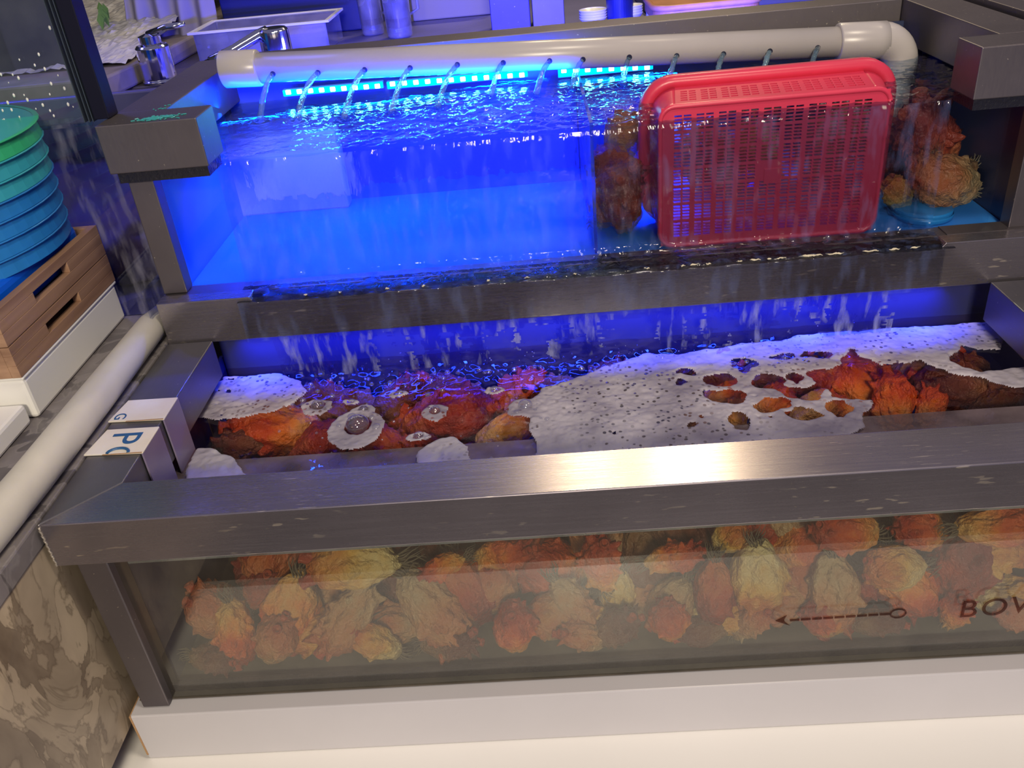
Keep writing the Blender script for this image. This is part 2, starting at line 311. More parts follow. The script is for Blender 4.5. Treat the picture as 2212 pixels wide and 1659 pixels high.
# ------------------------------------------------------------------ mesh helpers
class MB:
    def __init__(s): s.v = []; s.f = []
    def add(s, vs, fs):
        o = len(s.v); s.v += [tuple(map(float, p)) for p in vs]; s.f += [tuple(i+o for i in f) for f in fs]; return s
    def box(s, x0, x1, y0, y1, z0, z1):
        return s.add([(x0,y0,z0),(x1,y0,z0),(x1,y1,z0),(x0,y1,z0),(x0,y0,z1),(x1,y0,z1),(x1,y1,z1),(x0,y1,z1)],
                     [(0,3,2,1),(4,5,6,7),(0,1,5,4),(1,2,6,5),(2,3,7,6),(3,0,4,7)])
    def prism(s, poly, z0, z1):
        n = len(poly)
        return s.add([(x, y, z0) for x, y in poly]+[(x, y, z1) for x, y in poly],
                     [tuple(range(n-1, -1, -1)), tuple(range(n, 2*n))]+[(i, (i+1) % n, n+(i+1) % n, n+i) for i in range(n)])
    def loft(s, rings, cap0=True, cap1=True, closed=True):
        o = len(s.v); n = len(rings[0])
        for r in rings: s.v += [tuple(map(float, p)) for p in r]
        for k in range(len(rings)-1):
            for i in range(n if closed else n-1):
                j = (i+1) % n; s.f.append((o+k*n+i, o+k*n+j, o+(k+1)*n+j, o+(k+1)*n+i))
        if cap0: s.f.append(tuple(o+i for i in range(n-1, -1, -1)))
        if cap1: s.f.append(tuple(o+(len(rings)-1)*n+i for i in range(n)))
        return s
    def tube(s, path, rad, n=12, cap=True):
        path = [Vector(p) for p in path]; rr = rad if hasattr(rad, '__len__') else [rad]*len(path)
        rings = []; up = None
        for i, p in enumerate(path):
            t = (path[min(i+1, len(path)-1)]-path[max(i-1, 0)]).normalized()
            if up is None: up = Vector((0, 0, 1)) if abs(t.z) < .9 else Vector((1, 0, 0))
            a = t.cross(up).normalized(); b = a.cross(t).normalized(); up = b
            rings.append([p+(a*math.cos(q)+b*math.sin(q))*rr[i] for q in [2*math.pi*k/n for k in range(n)]])
        return s.loft(rings, cap, cap)
    def lathe(s, prof, c=(0, 0, 0), n=32, cap0=True, cap1=True):
        return s.loft([[(c[0]+r*math.cos(2*math.pi*k/n), c[1]+r*math.sin(2*math.pi*k/n), c[2]+z) for k in range(n)] for r, z in prof], cap0, cap1)
    def build(s, name, m, parent=None, smooth=False, bevel=0, solid=0, seg=2):
        me = bpy.data.meshes.new(name); me.from_pydata(s.v, [], s.f); me.update()
        if smooth: me.polygons.foreach_set('use_smooth', [True]*len(me.polygons))
        me.materials.append(m); o = bpy.data.objects.new(name, me); COL.objects.link(o)
        if solid: q = o.modifiers.new('thick', 'SOLIDIFY'); q.thickness = solid; q.offset = 0
        if bevel: q = o.modifiers.new('edge', 'BEVEL'); q.width = bevel; q.segments = seg; q.limit_method = 'ANGLE'
        if parent is not None: attach(o, parent)
        return o
def attach(o, p):
    q = p; off = Vector((0, 0, 0))
    while q is not None: off += q.location; q = q.parent
    o.parent = p; o.matrix_parent_inverse = Matrix.Translation(-p.location) if p.parent is None else Matrix.Identity(4)
def tag(o, label, cat, group=None, kind=None):
    o['label'] = label; o['category'] = cat
    if group: o['group'] = group
    if kind: o['kind'] = kind
    return o
def thing(name, label, cat, loc=(0, 0, 0), group=None):
    o = bpy.data.objects.new(name, None); COL.objects.link(o); o.location = loc; o.empty_display_size = .02
    return tag(o, label, cat, group)
def box(*b): return MB().box(*b)
def text(body, size, loc, rot, m, parent, name='lettering', extrude=.0002, font=None):
    c = bpy.data.curves.new(name, 'FONT'); c.body = body; c.size = size; c.extrude = extrude; c.align_x = 'CENTER'; c.align_y = 'CENTER'; c.resolution_u = 6
    c.materials.append(m); o = bpy.data.objects.new(name, c); COL.objects.link(o); o.location = loc; o.rotation_euler = rot
    bpy.context.view_layer.update(); me = bpy.data.meshes.new_from_object(o.evaluated_get(bpy.context.evaluated_depsgraph_get()))
    o2 = bpy.data.objects.new(name, me); COL.objects.link(o2); o2.location = loc; o2.rotation_euler = rot; bpy.data.objects.remove(o)
    if parent: attach(o2, parent)
    return o2
def vnoise(X, Y, scale, seed=0, octaves=3):
    """smooth lattice noise on arrays, -1..1"""
    out = np.zeros_like(X, dtype=float); amp = 1; tot = 0
    for o in range(octaves):
        g = np.random.RandomState(seed*31+o).rand(256, 256)*2-1
        x = X*scale*2**o+17.3; y = Y*scale*2**o+9.1; xi = np.floor(x).astype(int); yi = np.floor(y).astype(int); fx = x-xi; fy = y-yi
        fx = fx*fx*(3-2*fx); fy = fy*fy*(3-2*fy); a = lambda i, j: g[(xi+i) % 256, (yi+j) % 256]
        out += amp*((a(0,0)*(1-fx)+a(1,0)*fx)*(1-fy)+(a(0,1)*(1-fx)+a(1,1)*fx)*fy); tot += amp; amp *= .5
    return out/tot
def grid_obj(name, P, keep, m, parent=None, smooth=True):
    """P: (ny, nx, 3) points, keep: (ny-1, nx-1) bool faces"""
    ny, nx = P.shape[:2]; idx = np.arange(ny*nx).reshape(ny, nx)
    q = np.stack([idx[:-1, :-1], idx[:-1, 1:], idx[1:, 1:], idx[1:, :-1]], -1)[keep]
    used = np.unique(q); rm = np.full(ny*nx, -1); rm[used] = np.arange(len(used))
    V = P.reshape(-1, 3)[used]; Q = rm[q]
    me = bpy.data.meshes.new(name); me.vertices.add(len(V)); me.vertices.foreach_set('co', V.astype(np.float32).ravel())
    me.loops.add(Q.size); me.loops.foreach_set('vertex_index', Q.astype(np.int32).ravel())
    me.polygons.add(len(Q)); me.polygons.foreach_set('loop_start', np.arange(0, Q.size, 4, dtype=np.int32))
    me.update(calc_edges=True); me.polygons.foreach_set('use_smooth', [smooth]*len(Q)); me.materials.append(m); me.validate()
    o = bpy.data.objects.new(name, me); COL.objects.link(o)
    if parent: attach(o, parent)
    return o

XR = 1.0035; XE = 1.13          # inner right side, outer right end of the steel frames
WL = -.068                      # lower water level
WU = .208                       # upper water level

# ------------------------------------------------------------------ setting
o = box(-2.5, 3.5, -2.0, 3.2, -1.02, -1.0).build('floor', M['floor']); o['kind'] = 'structure'
o = box(-2.5, 3.5, 2.6, 2.7, -1.0, 1.6).build('wall_back', M['dark_wall']); o['kind'] = 'structure'
o = box(-1.6, -1.5, -2.0, 2.6, -1.0, 1.6).build('wall_left', M['dark_wall']); o['kind'] = 'structure'

# counters
t = thing('stone_counter', 'brown veined stone counter with grey top left of the tanks', 'counter', (-.4, .2, -1.0))
box(-1.2, -.006, -.6, .60, -.285, -.026).build('side_slab', M['marble'], t)
box(-1.2, -.004, -.35, .60, -.026, -.001).build('stone_top', M['marble_top'], t, bevel=.002)
box(-1.2, -.06, -.6, .60, -1.0, -.285).build('base', M['black'], t)
t = thing('front_ledge', 'glossy white ledge running in front of the lower tank', 'ledge', (.5, -.1, -1.0))
box(-.055, XE+.5, -.225, .30, -.358, -.3372).build('ledge_top', M['ledge'], t, bevel=.002)
box(-.018, XE+.5, -.19, .30, -1.0, -.358).build('front_panel', M['black'], t)
t = thing('rear_counter', 'brushed steel rear counter behind the upper tank', 'counter', (.4, 1.5, -1.0))
box(-.10, XE+.8, .80, 2.3, .165, .198).build('counter_top', M['steel_counter'], t, bevel=.002)
box(-.09, XE+.8, .84, 2.3, -1.0, .165).build('cabinet', M['steel_dark'], t)

# ------------------------------------------------------------------ lower tank
low = thing('lower_tank', 'long lower seafood tank with steel rim, full of sea squirts', 'tank', (.55, .2, -.26))
wf = .0585; ws = .0575
fr = MB().prism([(0, 0), (XE+.2, 0), (XE+.2, wf), (ws, wf)], -.05, 0).build('front_rail', M['steel_x'], low, bevel=.0012)
MB().prism([(0, .0006), (ws-.0006, wf), (ws-.0006, .345), (0, .345)], -.05, 0).build('side_rail', M['steel_y'], low, bevel=.0012)
MB().prism([(XR, wf+.0006), (XE, wf+.0006), (XE, .345), (XR, .345)], -.05, 0).build('side_rail', M['steel_y'], low, bevel=.0012)
# wavy weld bead down the corner of the rim
MB().tube([(.001+.0006*math.sin(k*2.1), -.0003, -.002-.047*k/24) for k in range(25)], .0012, 6).build('weld_bead', M['weld'], fr, smooth=True)
box(.0123, .0415, .010, .040, -.2645, -.05).build('corner_post', M['steel_dark'], low, bevel=.0012)
box(.0123, .0415, .30, .33, -.2645, -.05).build('corner_post', M['steel_dark'], low, bevel=.0012)
fg = box(.0415, XE+.15, .020, .027, -.2625, -.048).build('front_glass', M['glass'], low)
box(.036, .0405, .041, .40, -.2625, -.051).build('side_glass', M['tank_side'], low)
box(.005, XE+.15, .019, .43, -.2645, -.2630).build('floor_pane', M['tank_bed'], low)
box(.042, XE+.15, .0275, .034, -.2629, -.252).build('silicone_seam', M['rubber'], low)
box(.042, XE+.15, .395, .40, -.26, -.01).build('back_panel', M['tank_side'], low)
sm = box(.05, 1.09, .0275, bp(900, 962, z=WL)[1], WL-.008, WL-.0025)
br = sm.build('glass_brace', clear('brace_glass', (.75, .78, .8), 1.5, .1, .8, (.42, .43, .48)), low)
# reflected arrow and lettering, painted as flat marks on the front glass
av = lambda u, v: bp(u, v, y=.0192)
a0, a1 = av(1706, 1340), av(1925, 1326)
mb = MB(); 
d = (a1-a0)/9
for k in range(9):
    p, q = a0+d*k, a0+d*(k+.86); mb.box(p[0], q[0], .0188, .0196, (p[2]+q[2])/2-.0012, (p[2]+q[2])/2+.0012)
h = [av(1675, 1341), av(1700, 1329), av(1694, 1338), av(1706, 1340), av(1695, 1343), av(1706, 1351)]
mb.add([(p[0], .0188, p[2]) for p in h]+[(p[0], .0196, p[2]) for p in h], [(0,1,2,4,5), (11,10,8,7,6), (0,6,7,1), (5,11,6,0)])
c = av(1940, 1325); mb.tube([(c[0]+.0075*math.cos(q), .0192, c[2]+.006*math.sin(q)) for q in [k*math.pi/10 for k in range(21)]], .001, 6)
ar = mb.build('reflected_arrow', M['print'], fg); ar['label'] = 'dark reflected arrow painted on the glass, pointing left'
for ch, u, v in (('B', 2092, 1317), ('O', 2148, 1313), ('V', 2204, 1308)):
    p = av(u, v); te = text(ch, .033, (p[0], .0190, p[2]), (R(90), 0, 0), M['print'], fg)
# plinth of white metal
t = thing('white_plinth', 'white painted metal plinth under the lower tank', 'plinth', (.5, .2, -.336))
box(.0, XE+.3, .0, .42, -.3366, -.2660).build('fascia', M['white_metal'], t, bevel=.0015)
box(-.0003, .0018, -.0004, .3, -.330, -.2662).build('rusty_edge', M['rust'], t)

# cards on the left rim
def card(y0, y1, lab):
    t = thing('label_card', lab, 'card', (.03, (y0+y1)/2, 0))
    MB().prism([(-.003, y0), (.0600, y0-.003), (.0600, y1), (.003, y1+.001)], .0004, .0022).build('card', M['card'], t, bevel=.0005)
    f = MB().prism([(.0582, y0-.003), (.0600, y0-.003), (.0600, y1), (.0582, y1)], -.072, .0010).build('flap', M['flap'], t); f['label'] = 'violet-lit flap hanging down inside the rim'
    box(.018, .0590, y0-.0034, y0-.0020, .0022, .0026).build('rust_stain', M['rust'], t)
    return t
c1 = card(.168, .209, 'blank-looking white card on the left rim with a tiny letter G at its edge')
text('G', .018, (.0075, .176, .0024), (0, 0, R(-90)), M['ink'], c1)
c2 = card(.107, .151, 'white rust-stained card on the left rim with a large blue letter P')
text('P', .046, (.029, .133, .0024), (0, 0, R(-90)), M['ink'], c2)
mb = MB(); 
mb.tube([(.033+.011*math.cos(q), .106+.008*math.sin(q), .0025) for q in [math.pi*k/12 for k in range(13)]], .0016, 6)
mb.build('lettering', M['ink'], c2)

# ------------------------------------------------------------------ upper tank
up = thing('upper_tank', 'blue-lit upper tank overflowing behind a thick steel rail', 'tank', (.5, .55, .053))
Z0, ZU, HU = .0532, .2655, .0549
# middle rail with a lowered centre where the water spills
mr = MB().add([], [])
prof = [(-.0009, Z0), (.115, Z0), (.119, Z0-.006), (.940, Z0-.006), (.945, Z0), (XE+.1, Z0)]
n = len(prof)
mb = MB()
mb.v = [(x, .349, z) for x, z in prof]+[(x, .349, -.0039) for x, z in prof]+[(x, .372, z) for x, z in prof]+[(x, .372, -.0039) for x, z in prof]
mb.f = [(i, i+1+0, n+i+1, n+i)[::-1] for i in range(n-1)]+[(2*n+i, 2*n+i+1, i+1, i)[::-1] for i in range(n-1)]+[(n+i, n+i+1, 3*n+i+1, 3*n+i)[::-1] for i in range(n-1)]+[(0, n, 3*n, 2*n)[::-1], (n-1, 2*n-1, 4*n-1, 3*n-1)]+[(2*n+i, 2*n+i+1, 3*n+i+1, 3*n+i) for i in range(n-1)]
mrail = mb.build('middle_rail', M['steel_x'], up, bevel=.0008)
box(-.0009, XE+.1, .3722, .400, -.0039, Z0-.001).build('support_bar', M['steel_dark'], up)
# black rubber gasket, lumpy
gx = np.linspace(.100, .955, 430); gy = np.linspace(.345, .398, 22); X, Y = np.meshgrid(gx, gy)
Zg = Z0-.0055+.0040*np.clip((Y-.345)/.02, 0, 1)+.0016*vnoise(X, Y, 90, 3)+.0016*vnoise(X, Y, 25, 4)
g = grid_obj('rubber_gasket', np.dstack([X, Y, Zg]), np.ones((21, 429), bool), M['rubber'], up)
mb = MB()
for k in range(26):
    x = rng.uniform(.60, .92) if k < 18 else rng.uniform(.17, .6); l = rng.uniform(.004, .020) if k < 18 else rng.uniform(.003, .008)
    mb.tube([(x+l*q/5, .3495+.0025*rng.random(), Z0-.0035+.0006*math.sin(q*2+k)) for q in range(6)], [.0003, .0010, .0013*rng.uniform(.6, 1.3), .0011, .0008, .0003], 6)
mb.build('lime_crust', M['scale'], up, smooth=True)['kind'] = 'stuff'
box(.955, XR+.06, .372, .398, Z0-.001, Z0+.0006).build('support_bar', M['steel_dark'], up)
# glass box
box(.030, .985+.03, .400, .406, Z0-.006, WU-.003).build('front_glass', M['glass_side'], up)
box(.022, 1.035, .402, .700, Z0-.010, Z0-.004).build('floor_panel', M['tank_white'], up)
box(.012, .021, .402, .700, Z0-.008, .238).build('side_panel', M['tank_white'], up)
box(1.036, 1.044, .402, .700, Z0-.008, .238).build('side_panel', M['tank_dark'], up)
box(.022, .5385, .6985, .7035, Z0-.008, .238).build('back_panel', M['tank_back'], up)
box(.5445, 1.035, .6985, .7035, Z0-.008, .238).build('back_panel', M['tank_dark'], up)
box(.5395, .5435, .407, .697, Z0-.003, WU+.004).build('divider', M['divider'], up)
# upper steel frame
def clamp(x0, x1, inner):
    return MB().prism([(x0, .3679), (x1, .3679), (x1, .3679+.0598), (x0, .3679+.0598)], ZU-HU, ZU)
fl = clamp(-.0133, .1027, 0).build('corner_rail', M['steel_dark'], up, bevel=.0012)
frt = clamp(.9546, XR+.059, 0).build('corner_rail', M['steel_dark'], up, bevel=.0012)
box(-.0133, .0461, .4283, .735, ZU-HU, ZU-.0003).build('side_rail', M['steel_dark'], up, bevel=.0012)
box(1.0000, 1.059, .4283, .735, ZU-HU, ZU-.0003).build('side_rail', M['steel_dark'], up, bevel=.0012)
box(.0465, .9996, .712, .768, ZU-HU, ZU-.0003).build('back_rail', M['steel_dark'], up, bevel=.0012)
box(-.006, .100, .371, .420, ZU-HU-.012, ZU-HU).build('rubber_pad', M['rubber'], up)
box(.957, 1.05, .371, .420, ZU-HU-.012, ZU-HU).build('rubber_pad', M['rubber'], up)
for x in (-.0005, XR+.025):
    box(x, x+.0295, .3779, .3995, Z0, ZU-HU-.012).build('corner_post', M['steel_dark'], up, bevel=.001)
    box(x, x+.0295, .69, .735, Z0-.05, ZU-HU).build('corner_post', M['steel_dark'], up, bevel=.001)
mb = MB()
for k in range(70):
    a, b = rng.gauss(.058, .013), rng.gauss(.382, .006)
    if .37 < b < .40: mb.tube([(a, b, ZU+.0006), (a+rng.uniform(-.008, .008), b+rng.uniform(-.003, .003), ZU+.0008)], .0007, 5)
for k in range(12):
    a, b = rng.gauss(.040, .004), rng.gauss(.43, .006); mb.tube([(a, b, ZU+.0002), (a+rng.uniform(-.004, .004), b, ZU+.0004)], .0006, 5)
sm = mb.build('teal_smear', M['teal_tape'], fl); sm['label'] = 'teal paint smear'; sm['kind'] = 'stuff'

# LED strips
def strip(u0, v0, u1, v1, n, lab, pre=3):
    p, q = bp(u0, v0, y=.668), bp(u1, v1, y=.668)
    t = thing('led_strip', lab, 'light strip', tuple((p+q)/2), 'LED strips under the back rail')
    mb = MB(); mb.box(p[0], q[0], .668, .676, min(p[2], q[2])-.004, max(p[2], q[2])+.003); mb.build('backing', M['strip_base'], t)
    box(p[0], q[0], .6650, .6665, min(p[2], q[2])-.0025, max(p[2], q[2])+.0025).build('glowing_sleeve', M['strip'], t)
    for k in range(n):
        c = p+(q-p)*(k+.5)/n
        box(c[0]-.0036, c[0]+.0036, .6630, .6660, c[2]-.0030, c[2]+.0030).build('diode', M['diode'], t, bevel=.0008)
strip(612, 199, 828, 184, 9, 'leftmost glowing blue LED strip above the water')
strip(836, 181, 1140, 160, 12, 'long middle LED strip of cyan dots above the water')
strip(1205, 152, 1410, 144, 8, 'short LED strip right of the blue tank section, left of the red basket')

# spray pipe
PA, PB = Vector((.059, .62, .270)), Vector((.967, .62, .230))
pd = (PB-PA).normalized()
pp = thing('spray_pipe', 'white plastic spray pipe with a row of holes above the upper tank', 'pipe', tuple(PA))
MB().tube([PA+pd*.01, PB-pd*.05], .0193, 40).build('pipe', M['pvc'], pp, smooth=True, bevel=0)
MB().loft([[(PA+pd*a)+Vector((0, math.cos(q)*r, math.sin(q)*r)) for q in [2*math.pi*k/40 for k in range(40)]] for a, r in ((0, .018), (0, .0222), (.002, .0240), (.049, .0240), (.051, .0228), (.051, .019))]).build('end_cap', M['pvc'], pp, smooth=True)
MB().loft([[(PB-pd*a)+Vector((0, math.cos(q)*r, math.sin(q)*r)) for q in [2*math.pi*k/40 for k in range(40)]] for a, r in ((.083, .019), (.083, .0225), (.081, .0238), (.035, .0238), (.02, .0238))]).build('coupling', M['pvc'], pp, smooth=True)
el = [PB-pd*.03]+[PB-pd*.03+Vector((.032*math.sin(a), 0, -.032*(1-math.cos(a)))) for a in [R(k*9) for k in range(1, 11)]]
el.append(el[-1]+Vector((0, 0, -.016)))
MB().tube(el, [.0236]*len(el), 40).build('elbow', M['pvc'], pp, smooth=True)
e = el[-1]; MB().tube([e+Vector((0, 0, .004)), Vector((e.x+.004, e.y+.005, Z0-.003))], .0188, 32).build('down_pipe', M['pvc'], pp, smooth=True)
HOLES = [(590,158),(687,155),(788,149),(886,145),(988,138),(1087,134),(1187,130),(1259,127),(1359,122),(1461,119),(1562,115),(1662,109),(1765,102)]
LAND = [(562,262),(640,262),(742,258),(845,248),(945,235),(1060,210),(1157,208),(1235,195),(1345,185)]
ORD = ['first', 'second', 'third', 'fourth', 'fifth', 'sixth', 'seventh', 'eighth', 'ninth', 'tenth', 'eleventh', 'twelfth', 'thirteenth']
for k, (u, v) in enumerate(HOLES):
    hp = bp(u, v, y=.6035); s = (hp[0]-PA.x)/(PB.x-PA.x); axis = PA+(PB-PA)*s
    hv = (Vector(hp)-axis); hv.x = 0; hv.normalize(); hp = axis+hv*.0195
    MB().loft([[hp+Vector((math.cos(q)*r, 0, 0))+Vector((0, -hv.z, hv.y))*math.sin(q)*r+hv*h for q in [2*math.pi*i/20 for i in range(20)]] for r, h in ((.0036, -.001), (.0036, .0006), (.0030, .0006))]).build('spray_hole', M['hole'], pp)
    if k < 9: L = Vector(bp(*LAND[k], z=WU-.003))
    else: L = Vector((hp.x-.016, .572, WU-.003))
    pts = []; rad = []
    for i in range(15):
        w = i/14; p = hp.lerp(L, w); p.z = hp.z+(L.z-hp.z)*(w*.35+w*w*.65)
        p += Vector((noise.noise((k*3.1, w*5, 1)), noise.noise((k*3.1, w*5, 7)), 0))*.0018*w; pts.append(p)
        rad.append(.0030+.0014*w+.0011*noise.noise((k*5.7, w*11, 3)))
    j = MB().tube(pts, rad, 12).build('water_jet', M['jet'], None, smooth=True)
    lab = 'thin water jet falling from the %s pipe hole from the left' % ORD[k]
    tag(j, lab, 'water jet', 'water jets from the spray pipe')

# ------------------------------------------------------------------ water of the upper tank
gx = np.linspace(.022, 1.034, 500); gy = np.linspace(.399, .697, 150); X, Y = np.meshgrid(gx, gy)
calm = np.clip((X-.04)/.3, .35, 1)*np.clip((.70-Y)/.16, .22, 1)
Z = WU+calm*(.0026*vnoise(X, Y, 45, 11, 4)+.0022*vnoise(X, Y, 90, 12, 3))
for (u, v) in LAND[:9]:
    L = bp(u, v, z=WU); dd = np.hypot(X-L[0], Y-L[1]); Z += .0022*np.cos(dd*650)*np.exp(-(dd/.018)**2)
Z = Z-np.clip((.408-Y)/.01, 0, 1)**2*.004
keep = ~((np.abs(.25*(X[:-1, :-1]+X[1:, 1:])*2-.5415) < .0022))
o = grid_obj('tank_water', np.dstack([X, Y, Z]), np.ones((149, 499), bool), M['water_up'])
tag(o, 'rippling blue-lit water surface brimming in the upper tank', 'water', kind='stuff')
# film over the glass, over the gasket and down the face of the rail
path = [(.3990, WU-.003), (.3965, WU-.010), (.396, .15), (.3955, .10), (.394, .062), (.386, .0530), (.372, .0520), (.352, .0508), (.3475, .046), (.3466, .02), (.3462, -.006)]
P2 = []; 
for a, b in zip(path[:-1], path[1:]):
    L = math.hypot(a[0]-b[0], a[1]-b[1]); m_ = max(1, int(L/.003)); P2 += [(a[0]+(b[0]-a[0])*i/m_, a[1]+(b[1]-a[1])*i/m_) for i in range(m_)]
P2.append(path[-1]); S = np.arange(len(P2))*.003
gx = np.linspace(.10, .945, 430); X, SS = np.meshgrid(gx, S); PY = np.array([p[0] for p in P2])[:, None]+0*X; PZ = np.array([p[1] for p in P2])[:, None]+0*X
D = .0011*vnoise(X, SS*.25, 110, 21, 3)+.0009*vnoise(X, SS, 70, 22, 2)
PY2 = PY-np.abs(D)-.0004; PZ2 = PZ+np.where((PY < .392) & (PZ > .045), np.abs(D)*.35-.0002, 0)
o = grid_obj('overflow_film', np.dstack([X, PY2, PZ2]), np.ones((len(P2)-1, 429), bool), M['film'])
tag(o, 'thin sheet of water sliding over the glass and the middle rail', 'water', kind='stuff')
# curtain falling under the rail into the lower tank
gx = np.linspace(.13, .90, 520); gs = np.linspace(0, 1, 30); X, S2 = np.meshgrid(gx, gs)
zz = -.0042-S2*(-.0042-WL+.002); yy = .3490+.010*S2+.0030*vnoise(X, S2*.05, 60, 31, 3)*S2
thr = vnoise(X, S2*.02, 32, 33, 3)+.35*vnoise(X, S2*.2, 90, 34, 2)-.10*(S2)+.12*np.exp(-((X-.20)/.03)**2)+.25*np.exp(-((X-.85)/.03)**2)
keepf = (thr[:-1, :-1] > -.06) | ((S2[:-1, :-1] < .16) & (thr[:-1, :-1] > -.35))
o = grid_obj('waterfall', np.dstack([X, yy, zz]), keepf, M['fall'])
tag(o, 'ragged curtain of water falling from the middle rail into the lower tank', 'waterfall', kind='stuff')

# ------------------------------------------------------------------ lower water, foam, bubbles
gx = np.linspace(.041, XR+.09, 420); gy = np.linspace(.028, .394, 150); X, Y = np.meshgrid(gx, gy)
rough = np.exp(-((Y-.345)/.035)**2)*np.clip((X-.1)/.05, 0, 1)*np.clip((.9-X)/.05, 0, 1)
Z = WL+(.0010+.0055*rough)*vnoise(X, Y, 38, 41, 4)+.0045*rough*vnoise(X, Y, 95, 42, 2)+.0007*vnoise(X, Y, 14, 43, 1)
o = grid_obj('tank_water', np.dstack([X, Y, Z]), np.ones((149, 419), bool), M['water_low'])
tag(o, 'clear reddish water of the lower tank, churned below the middle rail', 'water', kind='stuff')
def inpoly(px, py, poly):
    c = np.zeros(px.shape, bool); j = len(poly)-1
    for i in range(len(poly)):
        xi, yi = poly[i]; xj, yj = poly[j]
        c ^= ((yi > py) != (yj > py)) & (px < (xj-xi)*(py-yi)/((yj-yi) if yj != yi else 1e-9)+xi); j = i
    return c
pf = lambda pts: [tuple(bp(u, v, z=WL+.002)[:2]) for u, v in pts]
FO = [[(425,905),(440,850),(470,820),(530,808),(600,806),(640,818),(662,845),(640,872),(590,890),(540,900),(480,908)],
      [(395,1045),(415,985),(430,966),(470,972),(512,992),(535,1035)],
      [(895,1010),(905,975),(940,950),(980,945),(1012,965),(1015,1003)],
      [(1095,878),(1150,862),(1170,840),(1240,820),(1300,795),(1400,765),(1480,762),(1600,745),(1700,735),(1740,720),(1840,705),(1900,700),(1960,690),(2090,685),(2150,700),(2172,735),(2160,757),(2120,758),(2080,748),(2050,770),(2060,785),(2120,805),(2170,798),(2212,795),(2290,800),(2290,845),(2180,838),(2130,820),(2060,810),(2000,790),(1980,778),(1960,788),(1900,790),(1850,770),(1840,752),(1815,790),(1790,800),(1755,798),(1742,808),(1765,828),(1745,840),(1700,838),(1672,822),(1660,835),(1690,850),(1720,862),(1770,868),(1782,842),(1795,842),(1800,858),(1850,865),(1885,865),(1880,885),(1865,900),(1868,925),(1800,960),(1400,1000),(1165,1010),(1150,950),(1140,930),(1145,905),(1110,897)]]
HO = [(1475,805,24,9),(1552,822,38,13),(1612,789,36,11),(1690,772,28,8),(1765,768,44,11),(1712,818,22,9),(1565,855,46,15),(1660,875,40,16),(1735,893,34,16),(1812,884,26,17),(1588,908,22,20),(1490,920,13,7),(1470,830,9,5),(1508,898,8,4),(1640,902,5,3),(1668,903,4,3),(1660,826,30,12)]
st = .0013
gx = np.arange(.042, XR+.08, st); gy = np.arange(.030, .365, st); X, Y = np.meshgrid(gx, gy)
wx = X+.0045*vnoise(X, Y, 70, 51, 3); wy = Y+.0045*vnoise(X, Y, 70, 52, 3)
wx2 = X+.010*vnoise(X, Y, 55, 58, 3); wy2 = Y+.010*vnoise(X, Y, 55, 59, 3)
mask = np.zeros(X.shape, bool)
for f in FO: mask |= inpoly(wx, wy, pf(f))
for (u, v, a, b) in HO:
    c = bp(u, v, z=WL+.002); e1 = bp(u+a, v-a*.06, z=WL+.002); e2 = bp(u, v+b, z=WL+.002)
    mask &= ~(((wx2-c[0])/abs(e1[0]-c[0]))**2+((wy2-c[1])/abs(e2[1]-c[1]))**2 < 1)
RINGS = [(770,928,62,46,1),(685,881,36,20,1),(785,888,26,15,1),(940,892,30,22,1),(1135,882,40,22,1),(862,852,24,10,1),(1068,845,26,11,1),(760,870,20,10,0),(905,945,30,12,0)]
BUB = []
for (u, v, a, b, r) in RINGS:
    c = bp(u, v, z=WL+.002); ea = abs(bp(u+a, v, z=WL)[0]-c[0]); eb = abs(bp(u, v+b, z=WL)[1]-c[1])
    q = ((wx-c[0])/ea)**2+((wy-c[1])/eb)**2; core = ((wx-c[0])/(ea*.45))**2+((wy-c[1]-eb*.2)/(eb*.45))**2
    mask |= (q < 1) & (core > 1)
    BUB.append((c[0], c[1]+eb*.2, ea*.42))
    for k in range(4): w = rng.uniform(0, 6.28); BUB.append((c[0]+.7*ea*math.cos(w), c[1]+.7*eb*math.sin(w), ea*rng.uniform(.08, .2)))
# pin holes of various size
pin = vnoise(X, Y, 150, 55, 2)+.35*vnoise(X, Y, 12, 56, 1)
mask &= ~(pin > .80)
bl = mask.astype(float)
for _ in range(4):
    p = np.pad(bl, 1, mode='edge'); bl = (p[:-2, 1:-1]+p[2:, 1:-1]+p[1:-1, :-2]+p[1:-1, 2:]+p[1:-1, 1:-1])/5
Z = WL+.0002+.0045*np.sqrt(np.clip(bl-.25, 0, 1))*(1+.35*vnoise(X, Y, 20, 57, 2)+.35*vnoise(X, Y, 120, 60, 2))
kf = (bl[:-1, :-1] > .4) & (bl[1:, 1:] > .4) & (bl[1:, :-1] > .4) & (bl[:-1, 1:] > .4)
o = grid_obj('foam', np.dstack([X, Y, Z]), kf, M['foam'])
tag(o, 'white froth with bubble holes floating on the lower tank water', 'foam', kind='stuff')
for k in range(170):
    s = rng.random()
    if s < .45: x, y, r = rng.uniform(.16, .86), rng.gauss(.322, .014), rng.uniform(.001, .004)
    elif s < .7: 
        u, v = rng.choice([(1180,850),(1240,835),(1300,805),(1130,885),(1160,915),(650,845),(630,870),(1750,722),(1620,750),(1420,770)]); c = bp(u+rng.gauss(0, 18), v+rng.gauss(0, 9), z=WL); x, y, r = c[0], c[1], rng.uniform(.0012, .0042)
    else: x, y, r = rng.uniform(.15, .5), rng.uniform(.13, .31), rng.uniform(.0006, .002)
    if y < .343: BUB.append((x, y, r))
sph = bpy.data.meshes.new('s'); import bmesh
b_ = bmesh.new(); bmesh.ops.create_icosphere(b_, subdivisions=3, radius=1); sv = np.array([v.co[:] for v in b_.verts]); sf = [[v.index for v in f.verts] for f in b_.faces]; b_.free()
mb = MB()
